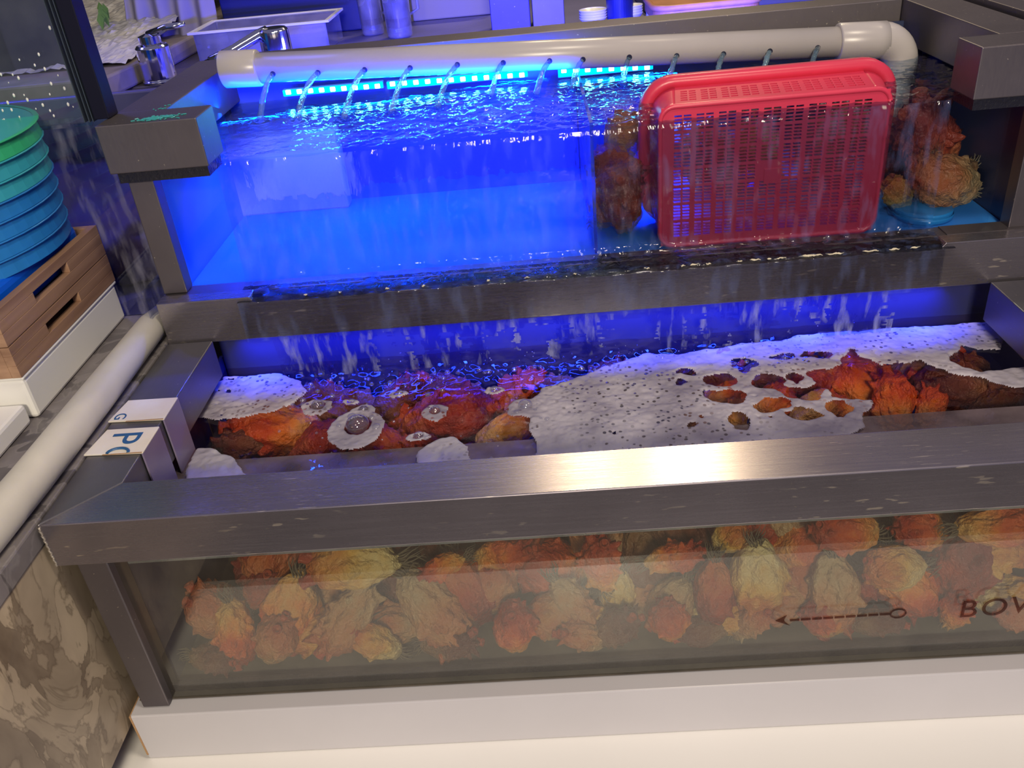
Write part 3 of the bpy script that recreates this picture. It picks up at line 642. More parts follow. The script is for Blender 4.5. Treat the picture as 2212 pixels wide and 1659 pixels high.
for (x, y, r) in BUB: mb.add(sv*[r, r, r*.75]+[x, y, WL+.002+r*.15], sf)
o = mb.build('bubbles', M['bubble'], None, smooth=True); tag(o, 'clear round bubbles clustered in the churned water and froth', 'bubbles', kind='stuff')
mb = MB()
b_ = bmesh.new(); bmesh.ops.create_icosphere(b_, subdivisions=1, radius=1); dv = np.array([v.co[:] for v in b_.verts]); df = [[v.index for v in f.verts] for f in b_.faces]; b_.free()
for k in range(230):
    x = rng.uniform(.17, .86); r = rng.uniform(.0004, .0011); mb.add(dv*r+[x, .338+rng.gauss(0, .012), WL+.003+abs(rng.gauss(0, .012))], df)
o = mb.build('splash_drops', M['fall'], None, smooth=True); tag(o, 'small splash drops thrown up below the middle rail', 'water drops', kind='stuff')

# ------------------------------------------------------------------ sea squirts
b_ = bmesh.new(); bmesh.ops.create_icosphere(b_, subdivisions=5, radius=1); IV = np.array([v.co[:] for v in b_.verts]); IF = [[v.index for v in f.verts] for f in b_.faces]; b_.free()
def squirt_mesh(seed, spiky, slim):
    r_ = random.Random(seed); V = IV.copy(); t = (V[:, 2]+1)/2
    rad = slim*(.62+.55*t-.18*t*t)*np.where(t < .12, .6+t/.12*.4, 1)
    P = np.stack([V[:, 0]*rad, V[:, 1]*rad*.92, V[:, 2]*.5], 1)
    nrm = V/np.array([slim, slim, .5]); nrm /= np.linalg.norm(nrm, axis=1)[:, None]
    lo = np.array([noise.fractal(Vector(v)*1.6+Vector((seed, 0, 0)), 1, 2, 3) for v in IV.tolist()])
    P += nrm*(lo*.055)[:, None]
    fine = np.array([noise.noise(Vector(v)*7+Vector((0, seed, 0))) for v in IV.tolist()]); P += nrm*(fine*.012)[:, None]
    ns = int(95*spiky)
    disp = np.zeros(len(V)); 
    for k in range(ns):
        z = r_.uniform(-.75, 1) if r_.random() < .35 else r_.uniform(.0, 1); a = r_.uniform(0, 6.283); q = math.sqrt(1-z*z); c = np.array([q*math.cos(a), q*math.sin(a), z])
        ang = np.arccos(np.clip(V@c, -1, 1)); big = r_.random() < .22; w = r_.uniform(.12, .19) if big else r_.uniform(.06, .12); h = (r_.uniform(.07, .16) if big else r_.uniform(.015, .045))*(.55+.6*(z+1)/2)*(.6+.5*spiky)
        disp = np.maximum(disp, h*np.clip(1-ang/w, 0, 1)**1.35)
    P += nrm*disp[:, None]
    me = bpy.data.meshes.new('sea_squirt'); me.from_pydata(P.tolist(), [], IF); me.polygons.foreach_set('use_smooth', [True]*len(me.polygons)); me.update(); return me
VARS = [squirt_mesh(3, 1.1, .34), squirt_mesh(8, .75, .38), squirt_mesh(15, .35, .30), squirt_mesh(21, 1.4, .31), squirt_mesh(34, .55, .42), squirt_mesh(40, .9, .27)]
mb = MB()
for k in range(16):
    a = k*2.4; r0 = .05*math.sqrt(k/16)+.01
    mb.tube([(r0*math.cos(a), r0*math.sin(a), .06), (r0*1.6*math.cos(a), r0*1.6*math.sin(a), 0), (r0*2.4*math.cos(a+.5), r0*2.4*math.sin(a+.5), -.06-.03*(k % 3)), (r0*2.6*math.cos(a+1), r0*2.6*math.sin(a+1), -.10-.04*(k % 4))], [.012, .010, .007, .003], 5)
ro = mb.build('root_tuft', M['root'], None, smooth=True); root_me = ro.data; bpy.data.objects.remove(ro)
mb = MB().lathe([(.075, -.06), (.066, .0), (.060, .05), (.070, .075), (.062, .085), (.040, .075), (.025, .03)], n=16)
so = mb.build('siphon', SQ['orange'], None, smooth=True); siph_me = so.data; siph_me.materials[0] = SQ['red']; bpy.data.objects.remove(so)
CACHE = {}
def squirt(loc, size, direction, var, colr, label, group, roll=0., parts=True):
    key = (var, colr)
    if key not in CACHE:
        me = VARS[var].copy(); me.materials.append(SQ[colr]); CACHE[key] = me
    o = bpy.data.objects.new('sea_squirt', CACHE[key]); COL.objects.link(o)
    o.location = tuple(loc); q = Vector(direction).normalized().to_track_quat('Z', 'Y'); o.rotation_mode = 'QUATERNION'
    from mathutils import Quaternion
    o.rotation_quaternion = q @ Quaternion((0, 0, 1), roll); o.scale = (size, size, size)
    tag(o, label, 'sea squirt', group)
    # keep the body inside its tank
    bpy.context.view_layer.update() if False else None
    Rm = np.array((q @ Quaternion((0, 0, 1), roll)).to_matrix()); me_ = o.data; co_ = np.empty(len(me_.vertices)*3, np.float32); me_.vertices.foreach_get('co', co_)
    wv = (co_.reshape(-1, 3)*size) @ Rm.T+np.array(loc); lo_, hi_ = wv.min(0), wv.max(0)
    B0, B1 = ((.043, .0295, -.261), (1.20, .393, WL-.002)) if loc[2] < 0 else ((.024, .4085, Z0-.003), (1.034, .697, WU-.012))
    o.location = [float(l+max(0, b0-a)-max(0, b-b1)) for l, a, b, b0, b1 in zip(loc, lo_, hi_, B0, B1)]
    if parts:
        c = bpy.data.objects.new('root_tuft', root_me); COL.objects.link(c); c.parent = o; c.location = (0, 0, -.50)
        for (x, y, ti) in ((.10, .03, .35), (-.11, -.04, -.4)):
            c = bpy.data.objects.new('siphon', siph_me); COL.objects.link(c); c.parent = o; c.location = (x, y, .48); c.rotation_euler = (0, ti, 0)
    return o
# front layer: (u, v, length px, crown angle deg, variant, colour, tilt to viewer, depth behind glass, label)
FRONT = [
 (768,1218,230,178,2,'yellow',.1,.055,'bright yellow sea squirt lying flat with its knobbly orange crown pointing left'),
 (632,1325,205,250,1,'orange',.2,.075,'orange-red sea squirt with a frayed root tuft on top, left of the tilted pale one'),
 (522,1400,165,275,0,'orange',.3,.060,'round orange sea squirt with a pimpled underside near the bottom left corner'),
 (755,1330,215,235,3,'pale',.2,.052,'pale tilted sea squirt with pointed knobs below the bright yellow one'),
 (430,1385,180,120,1,'pale',.2,.085,'greyish sea squirt against the left end of the front glass'),
 (945,1370,240,305,0,'pale',.2,.050,'pale sea squirt slanting down to a spiny orange crown, below the two leafy tips'),
 (1000,1268,200,280,4,'red',.2,.085,'smooth brick-red sea squirt under the two leafy tips'),
 (960,1222,120,200,5,'orange',.1,.050,'small orange sea squirt with leafy pale tips beside the bright yellow one'),
 (1085,1195,150,20,3,'orange',.3,.062,'spiny orange sea squirt with an open ring siphon just under the rim'),
 (1298,1222,170,95,3,'orange',.1,.050,'upright spiny orange sea squirt rising to a spire under the rim'),
 (1452,1205,140,25,3,'orange',.2,.065,'flat spiky orange sea squirt with a cream fold right of the spire'),
 (735,1442,190,185,5,'yellow',.1,.060,'slim yellow sea squirt lying along the bottom below the tilted pale one'),
 (1235,1305,160,300,0,'pale',.3,.070,'pinkish rough sea squirt below the spire'),
 (1205,1395,150,200,1,'pale',.3,.070,'dull pink sea squirt low in the middle of the front glass'),
 (1340,1340,130,260,1,'yellow',.2,.085,'small ochre sea squirt low between the spire and the smooth pink pair'),
 (1450,1310,150,240,4,'pale',.2,.065,'rounded pinkish sea squirt at mid height, left of the hanging salmon one'),
 (1542,1275,180,268,2,'red',.2,.055,'smooth salmon sea squirt hanging crown down'),
 (1637,1240,185,275,4,'yellow',.1,.052,'glowing yellow striped sea squirt right of the salmon one'),
 (1560,1375,190,10,2,'yellow',.1,.060,'long pale yellow sea squirt lying level above the bottom, left of the arrow'),
 (1735,1275,160,85,4,'pale',.1,.080,'greyish sea squirt behind the straw-like debris'),
 (1795,1315,235,275,5,'pale',.1,.050,'long pale sea squirt crossed by the arrow shaft'),
 (1862,1270,140,60,3,'red',.2,.075,'reddish knobbly sea squirt left of the brightest yellow one'),
 (1937,1225,150,170,4,'yellow',.2,.048,'brightest yellow rounded sea squirt at the right of the front glass'),
 (1935,1365,180,300,1,'orange',.2,.065,'salmon sea squirt below the arrow tail'),
 (2060,1300,235,80,0,'red',.1,.070,'tall brick-red sea squirt left of the lettering'),
 (2125,1200,190,20,5,'yellow',.1,.060,'slim straw-coloured sea squirt near the right edge above the lettering'),
 (2160,1370,180,5,2,'yellow',.1,.060,'pale yellow sea squirt lying below the lettering'),
 (1830,1145,170,160,4,'orange',.2,.060,'orange-yellow sea squirt right under the rim, left of the brightest yellow one'),
 (1725,1180,150,30,4,'orange',.2,.090,'amber sea squirt half hidden under the rim above the debris'),
 (1990,1145,150,150,1,'orange',.2,.080,'deep orange sea squirt under the rim above the brightest yellow one'),
 (2150,1135,190,10,2,'orange',.1,.060,'amber smooth sea squirt under the rim at the far right'),
 (1575,1160,110,60,4,'yellow',.2,.080,'small yellow-brown sea squirt under the rim above the salmon one'),
 (1305,1438,120,15,5,'yellow',.1,.065,'small yellow sea squirt on the tank bottom right of centre'),
 (1195,1442,90,150,4,'pale',.1,.060,'tiny round cream sea squirt on the tank bottom'),
 (880,1440,160,165,2,'pale',.1,.075,'faint grey sea squirt on the bottom left of centre'),
 (1085,1390,170,100,1,'pale',.1,.095,'faded grey-pink sea squirt low behind the slanting pale one'),
 (1690,1400,170,170,4,'pale',.1,.075,'dull cream sea squirt on the bottom under the arrowhead'),
 (1400,1420,160,20,0,'pale',.1,.090,'dull pink sea squirt in the gloom near the bottom, left of the long yellow one'),
 (2010,1410,160,10,1,'pale',.1,.085,'dull cream sea squirt on the bottom between arrow and lettering'),
 (560,1270,150,60,5,'red',.1,.095,'dark red sea squirt high at the left behind the tufted one'),
]
GF = 'sea squirts pressed against the front glass'
for (u, v, L, a, var, colr, tl, dep, lab) in FRONT:
    p = bp(u, v, y=dep+.012); sc_ = FPX/((p-CAM)@AF)
    squirt(p, L/sc_*.92, (math.cos(R(a)), -tl, math.sin(R(a))), var, colr, lab, GF, rng.uniform(0, 6))
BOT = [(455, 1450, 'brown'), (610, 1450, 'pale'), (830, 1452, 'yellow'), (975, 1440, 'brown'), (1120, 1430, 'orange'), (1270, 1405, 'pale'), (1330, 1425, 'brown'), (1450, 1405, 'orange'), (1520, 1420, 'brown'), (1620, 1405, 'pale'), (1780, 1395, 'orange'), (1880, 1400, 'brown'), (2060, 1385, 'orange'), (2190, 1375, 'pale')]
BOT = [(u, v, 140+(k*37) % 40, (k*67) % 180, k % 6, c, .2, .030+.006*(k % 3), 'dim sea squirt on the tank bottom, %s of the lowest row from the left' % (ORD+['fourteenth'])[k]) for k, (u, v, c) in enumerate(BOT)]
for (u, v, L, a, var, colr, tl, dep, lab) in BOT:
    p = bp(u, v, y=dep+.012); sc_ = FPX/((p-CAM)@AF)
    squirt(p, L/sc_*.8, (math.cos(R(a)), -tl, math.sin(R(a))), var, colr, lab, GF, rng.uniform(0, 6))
# backing rows, dimmer and half hidden
k = 0
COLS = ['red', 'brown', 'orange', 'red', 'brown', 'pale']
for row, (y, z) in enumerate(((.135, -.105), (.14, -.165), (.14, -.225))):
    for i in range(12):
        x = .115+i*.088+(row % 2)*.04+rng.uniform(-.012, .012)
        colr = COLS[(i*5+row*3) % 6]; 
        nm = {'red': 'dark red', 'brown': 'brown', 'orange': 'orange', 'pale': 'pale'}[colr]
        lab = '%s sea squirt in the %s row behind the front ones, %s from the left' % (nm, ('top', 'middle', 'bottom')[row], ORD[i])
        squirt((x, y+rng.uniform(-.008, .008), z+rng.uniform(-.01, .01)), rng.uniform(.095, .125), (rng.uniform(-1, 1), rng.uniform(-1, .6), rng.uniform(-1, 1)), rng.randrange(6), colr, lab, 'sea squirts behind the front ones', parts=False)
# top layer seen through the water surface: (u, v, length px, angle, variant, colour, label)
TOP = [
 (575,928,230,185,1,'orange','amber and red sea squirt under water at the left below the froth patch'),
 (690,968,150,20,4,'red','red sea squirt with a pale rim left of the biggest bubble'),
 (500,965,150,200,0,'brown','dark brown sea squirt in the front left corner of the open water'),
 (820,960,170,160,0,'red','crimson sea squirt right of the biggest bubble, under the clear water'),
 (960,905,230,10,1,'red','broad red sea squirt in the middle of the open water'),
 (1085,940,160,20,2,'yellow','yellow sea squirt at the tip of the clear water left of the big froth'),
 (1130,865,150,60,0,'orange','orange spiny sea squirt left of the froth edge'),
 (905,965,120,-20,3,'red','small scarlet sea squirt beside the little froth heap'),
 (720,880,170,150,1,'brown','brown sea squirt under the small bubble rings'),
 (860,850,170,30,0,'brown','dark sea squirt below the churned water'),
 (1010,850,160,170,3,'brown','dark red sea squirt below the churned water, centre'),
 (620,860,150,120,3,'brown','dark sea squirt right of the left froth patch'),
 (1850,800,230,110,1,'orange','large russet sea squirt in the big gap of the froth'),
 (1760,830,140,200,0,'red','russet sea squirt left inside the froth gap'),
 (1930,880,170,80,3,'orange','bright orange sea squirt at the front edge of the froth gap'),
 (1985,810,190,20,4,'brown','brown-green sea squirt right of the large russet one'),
 (2070,850,210,170,1,'brown','dark brown sea squirt at the right of the open gap'),
 (2150,875,160,30,0,'brown','dark maroon sea squirt at the far right under the water'),
 (2010,885,120,60,0,'orange','amber sea squirt behind the glass brace at the right'),
 (1755,890,120,20,4,'yellow','yellow sea squirt seen through a hole in the front of the froth'),
 (1665,878,130,40,1,'orange','orange sea squirt under the ragged froth hole'),
 (1568,856,120,5,0,'orange','orange sea squirt under the long froth hole'),
 (1588,908,110,80,5,'yellow','yellow-orange sea squirt under the small froth hole near the rim'),
 (1550,815,130,20,3,'brown','brown sea squirt under the slanted froth hole'),
 (1620,785,120,0,1,'brown','dark sea squirt under the upper froth hole'),
 (1765,770,120,0,0,'brown','maroon sea squirt under the uppermost froth hole'),
 (1480,805,110,30,1,'brown','dark sea squirt under the leftmost froth hole'),
 (2080,775,120,160,5,'brown','dark sea squirt below the froth tongue at the right'),
 (1490,915,110,30,2,'pale','pale sea squirt under the tiny froth hole near the rim'),
 (1815,880,110,150,5,'orange','orange sea squirt right of the two front froth holes'),
] + [(u, v, 150, a, k_, c_, 'dark sea squirt under the churned water below the waterfall, %s from the left' % ORD[n_]) for n_, (u, v, a, k_, c_) in enumerate(
 [(690, 815, 30, 1, 'brown'), (790, 805, 170, 3, 'brown'), (890, 800, 60, 0, 'red'), (990, 795, 140, 1, 'brown'), (1090, 800, 20, 5, 'red'), (1190, 800, 200, 0, 'brown'), (1290, 770, 50, 1, 'brown'), (1400, 745, 10, 3, 'brown'), (1520, 725, 160, 1, 'brown'), (1640, 715, 30, 0, 'brown')])]
GT = 'sea squirts seen through the water surface'
for (u, v, L, a, var, colr, lab) in TOP:
    p = bp(u, v, z=WL-.050); sc_ = FPX/((p-CAM)@AF); p[1] = min(p[1], .35)
    squirt(p, L/sc_*.95, (math.cos(R(a)), math.sin(R(a))*.9, math.sin(R(a))*.5+.15), var, colr, lab, GT, rng.uniform(0, 6))
i = 0
for y in (.20, .285):
    for kx in range(9):
        x = .16+kx*.098+rng.uniform(-.01, .01)
        lab = 'dark sea squirt deep in the tank, %s from the left in the %s row' % (ORD[kx], 'nearer' if y < .25 else 'farther')
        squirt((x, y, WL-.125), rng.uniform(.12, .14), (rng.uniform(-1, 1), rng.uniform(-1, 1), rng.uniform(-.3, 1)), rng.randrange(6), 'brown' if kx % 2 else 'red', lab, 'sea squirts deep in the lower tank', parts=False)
# upper tank: right section
UPS = [
 (2010,368,250,120,3,'red',.53,'big ruddy sea squirt with tentacle-like knobs right of the red basket'),
 (2100,452,185,160,1,'pale',.46,'ochre rough sea squirt at the right front corner of the upper tank'),
 (1962,395,150,200,3,'red',.56,'dark red sea squirt just behind the basket edge'),
 (1985,450,120,250,5,'orange',.48,'orange sea squirt above the blue disc'),
 (1935,478,90,120,4,'yellow',.46,'small yellow sea squirt between the basket and the blue disc'),
 (2130,490,150,200,1,'brown',.48,'dull brown sea squirt at the foot of the right post'),
 (1345,300,130,80,4,'pale',.56,'mauve sea squirt high between the blue section and the basket'),
 (1335,370,140,160,1,'red',.52,'pinkish knobbly sea squirt left of the red basket'),
 (1330,430,180,60,1,'red',.48,'maroon sea squirt low between the blue section and the basket'),
 (1345,510,150,100,4,'red',.46,'purple-lit sea squirt at the bottom left of the basket'),
 (1480,330,170,40,1,'pale',.60,'pale sea squirt seen through the upper left slots of the basket'),
 (1640,350,190,120,0,'yellow',.60,'cream sea squirt seen through the middle slots of the basket'),
 (1800,400,190,60,1,'pale',.60,'pale sea squirt seen through the right slots of the basket'),
 (1560,450,190,160,4,'red',.58,'dark sea squirt behind the lower slots of the basket'),
]
for (u, v, L, a, var, colr, yy_, lab) in UPS:
    p = bp(u, v, y=yy_); sc_ = FPX/((p-CAM)@AF); s = L/sc_*.9
    p[2] = max(p[2], Z0+.33*s)
    squirt(p, s, (math.cos(R(a)), -.3, math.sin(R(a))), var, colr, lab, 'sea squirts in the upper tank', rng.uniform(0, 6))
t = thing('plastic_disc', 'blue round plastic disc lying at the foot of the basket', 'lid', (.955, .445, Z0-.003))
MB().lathe([(.030, 0), (.034, .001), (.0345, .010), (.033, .012)], (.955, .445, Z0-.0035), 40).build('disc_body', M['lid'], t, smooth=False)
MB().lathe([(.0352, .002), (.0358, .004), (.0358, .006), (.0352, .007)], (.955, .445, Z0-.0035), 40, False, False).build('rim', M['lid'], t, smooth=True)

# polystyrene block, weir lip at the left of the water
t = tag(box(bp(497, 400, y=.66)[0], bp(745, 400, y=.66)[0], .66, .693, bp(620, 462, y=.66)[2], bp(620, 335, y=.66)[2]+.03).build('foam_block', M['foam_block'], None, bevel=.004), 'pale rectangular block standing in the blue tank at the back left', 'block')
tag(MB().prism([(.0225, .4065), (.085, .4065), (.10, .445), (.075, .50), (.0225, .52)], WU+.0005, WU+.0035).build('corner_plate', M['glass_side'], None), 'clear corner plate at the left end of the upper water', 'plate')

# ------------------------------------------------------------------ red basket
bk = thing('plastic_basket', 'red plastic sieve basket standing on edge in the upper tank', 'basket', (.755, .43, Z0))
YB, YRM = .4085, .492
bx0, bx1, bz0, bz1 = .622, .880, .0535, .2205        # bottom panel (faces the glass)
rx0, rx1, rz0, rz1 = .620, .906, .0520, .2235        # rim at the back
rows = []; v = bz0+.010
vc = [bz0+.0]; vh = []
while v < bz1-.026:
    for k in range(5):
        vc += [v, v+.0023]; vh.append(len(vc)-2); v += .0039
    v += .0022
vc.append(bz1); vrow = {h: i//5 for i, h in enumerate(vh)}
uc = [bx0]; uh = []; u = bx0+.015
for gidx in range(9):
    for s in range(2): uc += [u, u+.0086]; uh.append(len(uc)-2); u += .0108
    u += .0039
uc.append(bx1); ucol = {h: i//2 for i, h in enumerate(uh)}
X, Z = np.meshgrid(uc, vc); keep = np.ones((len(vc)-1, len(uc)-1), bool)
for h in vh:
    for g_ in uh:
        if not (vrow[h] == 3 and ucol[g_] == 4): keep[h, g_] = False
o = grid_obj('basket_bottom', np.dstack([X, YB+0*X, Z]), keep, M['basket'], bk, smooth=False)
q = o.modifiers.new('thick', 'SOLIDIFY'); q.thickness = .0022; q.offset = 0
def rrect(x0, x1, z0, z1, r, y, n=6):
    pts = []
    for cx, cz, a0 in ((x1-r, z1-r, 0), (x0+r, z1-r, 90), (x0+r, z0+r, 180), (x1-r, z0+r, 270)):
        for k in range(n+1): a = R(a0+90*k/n); pts.append((cx+r*math.cos(a), y, cz+r*math.sin(a)))
    return pts
# side walls as four slotted panels between the bottom and the rim, with rounded corners
def lerp(a, b, t): return a+(b-a)*t
def wall(side):
    lo, hi = (bx0+.016, bx1-.016) if side in 'tb' else (bz0+.016, bz1-.016)
    LO, HI = (rx0+.030, rx1-.030) if side in 'tb' else (rz0+.030, rz1-.030)
    n_g = 9 if side in 'tb' else 5
    us = [0]; uh_ = []; gw = (1-.04)/n_g
    for g_ in range(n_g):
        b0 = .02+gw*g_
        for s in range(2): us += [b0+gw*(.08+.42*s), b0+gw*(.08+.42*s+.33)]; uh_.append(len(us)-2)
    us.append(1)
    ts = [0, .14]; th = []
    for k in range(5): ts += [.24+k*.105, .24+k*.105+.06]; th.append(len(ts)-2)
    ts += [.84, 1]
    U_, T_ = np.meshgrid(us, ts); A = lo+(hi-lo)*U_; B = LO+(HI-LO)*U_; S_ = A+(B-A)*T_; YY = YB+(YRM-YB)*T_
    rise = np.sqrt(np.clip(1-(1-np.clip(T_/.14, 0, 1))**2, 0, 1))
    fix = {'t': (bz1, rz1), 'b': (bz0, rz0), 'l': (bx0, rx0), 'r': (bx1, rx1)}[side]; Fx = fix[0]+(fix[1]-fix[0])*T_
    keep = np.ones((len(ts)-1, len(us)-1), bool)
    for a in th:
        for b in uh_: keep[a, b] = False
    if side == 'r': keep[:] = True
    P = np.dstack([S_, YY, Fx]) if side in 'tb' else np.dstack([Fx, YY, S_])
    o = grid_obj('basket_side', P, keep, M['basket'], bk, smooth=False); q = o.modifiers.new('thick', 'SOLIDIFY'); q.thickness = .0022; q.offset = 0
for s in 'tblr': wall(s)
for sx, sz in ((1, 1), (0, 1), (0, 0), (1, 0)):
    ring = []
    for T in np.linspace(0, 1, 6):
        x0_, x1_, z0_, z1_ = lerp(bx0, rx0, T), lerp(bx1, rx1, T), lerp(bz0, rz0, T), lerp(bz1, rz1, T); r = lerp(.016, .030, T)
        cx = x1_-r if sx else x0_+r; cz = z1_-r if sz else z0_+r; a0 = {(1, 1): 0, (0, 1): 90, (0, 0): 180, (1, 0): 270}[(sx, sz)]
        ring.append([(cx+r*math.cos(R(a0+90*k/8)), lerp(YB, YRM, T), cz+r*math.sin(R(a0+90*k/8))) for k in range(9)])
    MB().loft(ring, False, False, closed=False).build('basket_corner', M['basket'], bk, smooth=True, solid=.0022)
# bottom border frame ridge and rolled rim
rb = rrect(bx0-.001, bx1+.001, bz0-.001, bz1+.001, .016, YB); MB().tube([*rb, rb[0], rb[1]], .0032, 8).build('foot_ridge', M['basket'], bk, smooth=True)
ri = []
for (off, y, rr_) in ((0, YRM-.004, .030), (.009, YRM-.004, .038), (.013, YRM, .042), (.013, YRM+.010, .042), (.010, YRM+.012, .040), (.002, YRM+.010, .032)):
    ri.append(rrect(rx0-off, rx1+off, max(rz0-off, .0495), rz1+off, rr_, y, 8))
MB().loft(ri, False, False).build('rim', M['basket'], bk, smooth=True, solid=.002)
box(.7435, .7645, YB-.0020, YB-.0010, .1210, .1400).build('centre_plate', M['basket'], bk, bevel=.002)

# ------------------------------------------------------------------ left side: tube, boxes, crates, baskets, screens
tb = [(.0255-.060*0, -.30, .006)]
pts = [(-.022, .420, .012), (-.021, .36, .0185), (-.021, .20, .0185), (-.022, .05, .0185), (-.026, -.06, .018), (-.034, -.20, .016), (-.04, -.30, .015)]
o = MB().tube(pts, [.014, .0175, .0190, .0192, .0195, .020, .020], 24).build('foam_tube', M['tube'], None, smooth=True); tag(o, 'pale soft bumper tube lying between the stone top and the tank frame', 'tube')
mb = MB(); mb.box(-.42, -.090, .190, .436, .0, .0485)
t = thing('white_box', 'white polystyrene box on the stone top under the wooden crates', 'box', (-.25, .31, 0))
mb.build('box_body', M['white_ware'], t, bevel=.004)
box(-.424, -.088, .188, .438, .0485, .0530).build('lid', M['white_ware'], t, bevel=.002)
tag(box(-.42, -.094, -.10, .182, .0, .024).build('white_slab', M['ledge'], None, bevel=.004), 'low cream-white slab in front of the white box', 'slab')
def crate(z0, z1, lab, x1, sl):
    t = thing('wooden_crate', lab, 'crate', (-.22, .31, z0), 'wooden crates stacked at the left')
    w = .010; y0, y1 = .186, .438; x0 = -.42
    h = z1-z0; s0, s1 = sl; zc0, zc1 = z0+h*.38, z0+h*.70
    mb = MB(); mb.box(x1-w, x1, y0, y1, z0, zc0); mb.box(x1-w, x1, y0, y1, zc1, z1-.0005); mb.box(x1-w, x1, y0, s0, zc0, zc1); mb.box(x1-w, x1, s1, y1, zc0, zc1)
    mb.build('side_board', M['wood'], t, bevel=.0006)['label'] = 'board with a hand slot'
    box(x0, x1-w, y0, y0+w, z0, z1-.0005).build('end_board', M['wood'], t, bevel=.0008)
    box(x0, x1-w, y1-w, y1, z0, z1-.0005).build('end_board', M['wood'], t, bevel=.0008)
    box(x0, x0+w, y0+w, y1-w, z0, z1-.0005).build('side_board', M['wood'], t, bevel=.0008)
    box(x0+w, x1-w, y0+w, y1-w, z0, z0+.005).build('crate_bottom', M['wood'], t)
crate(.0532, .0900, 'lower wooden crate with a hand slot on the white box', -.088, (.262, .345))
crate(.0905, .1300, 'upper wooden crate with a hand slot, topmost at the left', -.088, (.262, .345))
# crate contents and stacked baskets
tag(box(-.405, -.106, .20, .425, .0965, .140).build('blue_tub', M['blue_deep'], None, bevel=.010, seg=3), 'bright blue flat tub lying in the upper wooden crate', 'tub')
ctr = (-.262, .340)
GB = 'nested round baskets in the wooden crate'
nb = 7; z = .140
names = ['lowest', 'second from the bottom', 'third from the bottom', 'middle', 'third from the top', 'second from the top', 'topmost']
rb_, rt_ = .106, .085
Bp = bp(137, 560, y=ctr[1]); Tp = bp(46, 285, y=ctr[1]); 
zt = Tp[2]; z = .138; hh = (zt-z)/nb
for k in range(nb):
    colr = 'blue_plastic' if k < 4 else ('teal_plastic' if k < 6 else 'green_plastic')
    lab = 'round %s basket, %s of the nested stack at the left' % (('blue', 'teal', 'green')[0 if k < 4 else 1 if k < 6 else 2], names[k])
    t = thing('round_basket', lab, 'basket', (ctr[0], ctr[1], z), GB)
    f = (k+.0)/nb; r = (Bp[0]-ctr[0])*(1-f)+(Tp[0]-ctr[0])*f
    MB().lathe([(r*.985, 0), (r*.985, .0005), (r*.975, hh*.5), (r*.965, hh*.92), (r*.965, hh*.93)], (*ctr, z), 64, True, True).build('basket_wall', M[colr], t, smooth=False)
    MB().lathe([(r*.965, hh*.88), (r*.995, hh*.88), (r*1.0, hh*.92), (r*.995, hh*.97), (r*.965, hh*.97)], (*ctr, z), 48, False, False).build('rim', M[colr], t, smooth=True)
    z += hh
# scratched acrylic side screen and the display pane with black post
t = thing('acrylic_screen', 'scratched clear acrylic sheet left of the upper tank post', 'screen', (-.2, .43, 0))
box(-.62, -.012, .440, .443, -.001, .262).build('sheet', M['acrylic'], t)
box(-.014, -.0115, .350, .443, -.001, .070).build('folded_flap', M['acrylic'], t)
t = thing('display_pane', 'dark glass display pane with black post and water droplets', 'display case', (-.2, .43, ZU))
box(-.0265, -.0085, .400, .4260, ZU+.0005, .62).build('black_post', M['black'], t, bevel=.001)
for k, x in enumerate((-.0300, -.0345, -.0400)):
    box(x, x+.0011, .402, .4245, ZU-.002, .62).build('pane_edge', M['glass_edge'], t)
box(-.80, -.0410, .420, .4245, ZU-.006, .62).build('glass_pane', M['screen_glass'], t)
box(-.80, -.0410, .4195, .4250, ZU-.010, ZU-.006).build('bottom_channel', M['acrylic'], t)
mb = MB()
for k in range(75):
    x = rng.uniform(-.30, -.05); zz_ = ZU+abs(rng.gauss(0, .05))+.005; r = rng.uniform(.0008, .0022)
    mb.add(dv*[r*.8, r*.4, r*1.3]+[x, .4192, zz_], df)
o = mb.build('droplets', M['white_ware'], t, smooth=True); o['kind'] = 'stuff'
# behind the pane
tag(box(-1.3, -.335, .985, 1.00, .10, .75).build('dark_partition', M['dark_wall'], None), 'dark grey partition seen through the display pane', 'partition')
tag(box(-.60, -.10, .86, .96, .095, .128).build('white_shelf', M['white_metal'], None, bevel=.003), 'pale shelf edge visible between the blue baskets and the upper tank', 'shelf')
gx = np.linspace(-.36, -.06, 50); gz = np.linspace(0, 1, 26); X, S_ = np.meshgrid(gx, gz)
prof_y = .70-.11*np.sin(S_*math.pi*.5)*1.0
Zb = .115*np.cos(S_*math.pi*.5)*(1+.25*vnoise(X, S_*.1, 12, 61, 2))+0.002; Yb = .80-.24*np.sin(S_*math.pi*.5)*(1+.3*vnoise(X, S_*.3, 14, 62, 3))
o = grid_obj('plastic_bag', np.dstack([X, Yb, Zb]), np.ones((25, 49), bool), M['bag']); q = o.modifiers.new('thick', 'SOLIDIFY'); q.thickness = .002
tag(o, 'crumpled dark purple plastic bag behind the acrylic sheet', 'bag')
tag(box(-1.2, -.03, .605, .84, -.03, .0).build('rear_shelf', M['steel_dark'], None), 'dark shelf behind the acrylic sheet', 'shelf')

# ------------------------------------------------------------------ rear counter things
CT = .1985
def at(u, v, z=CT): return bp(u, v, z=z)
def upbox(u0, u1, vb, vt, depth, name=None):
    """box standing on the counter: base front edge through (u, vb); height so that the front top edge passes vt"""
    a, b = at(u0, vb), at(u1, vb); y = (a[1]+b[1])/2; top = bp((u0+u1)/2, vt, y=y)[2]
    return a[0], b[0], y, y+depth, CT, top
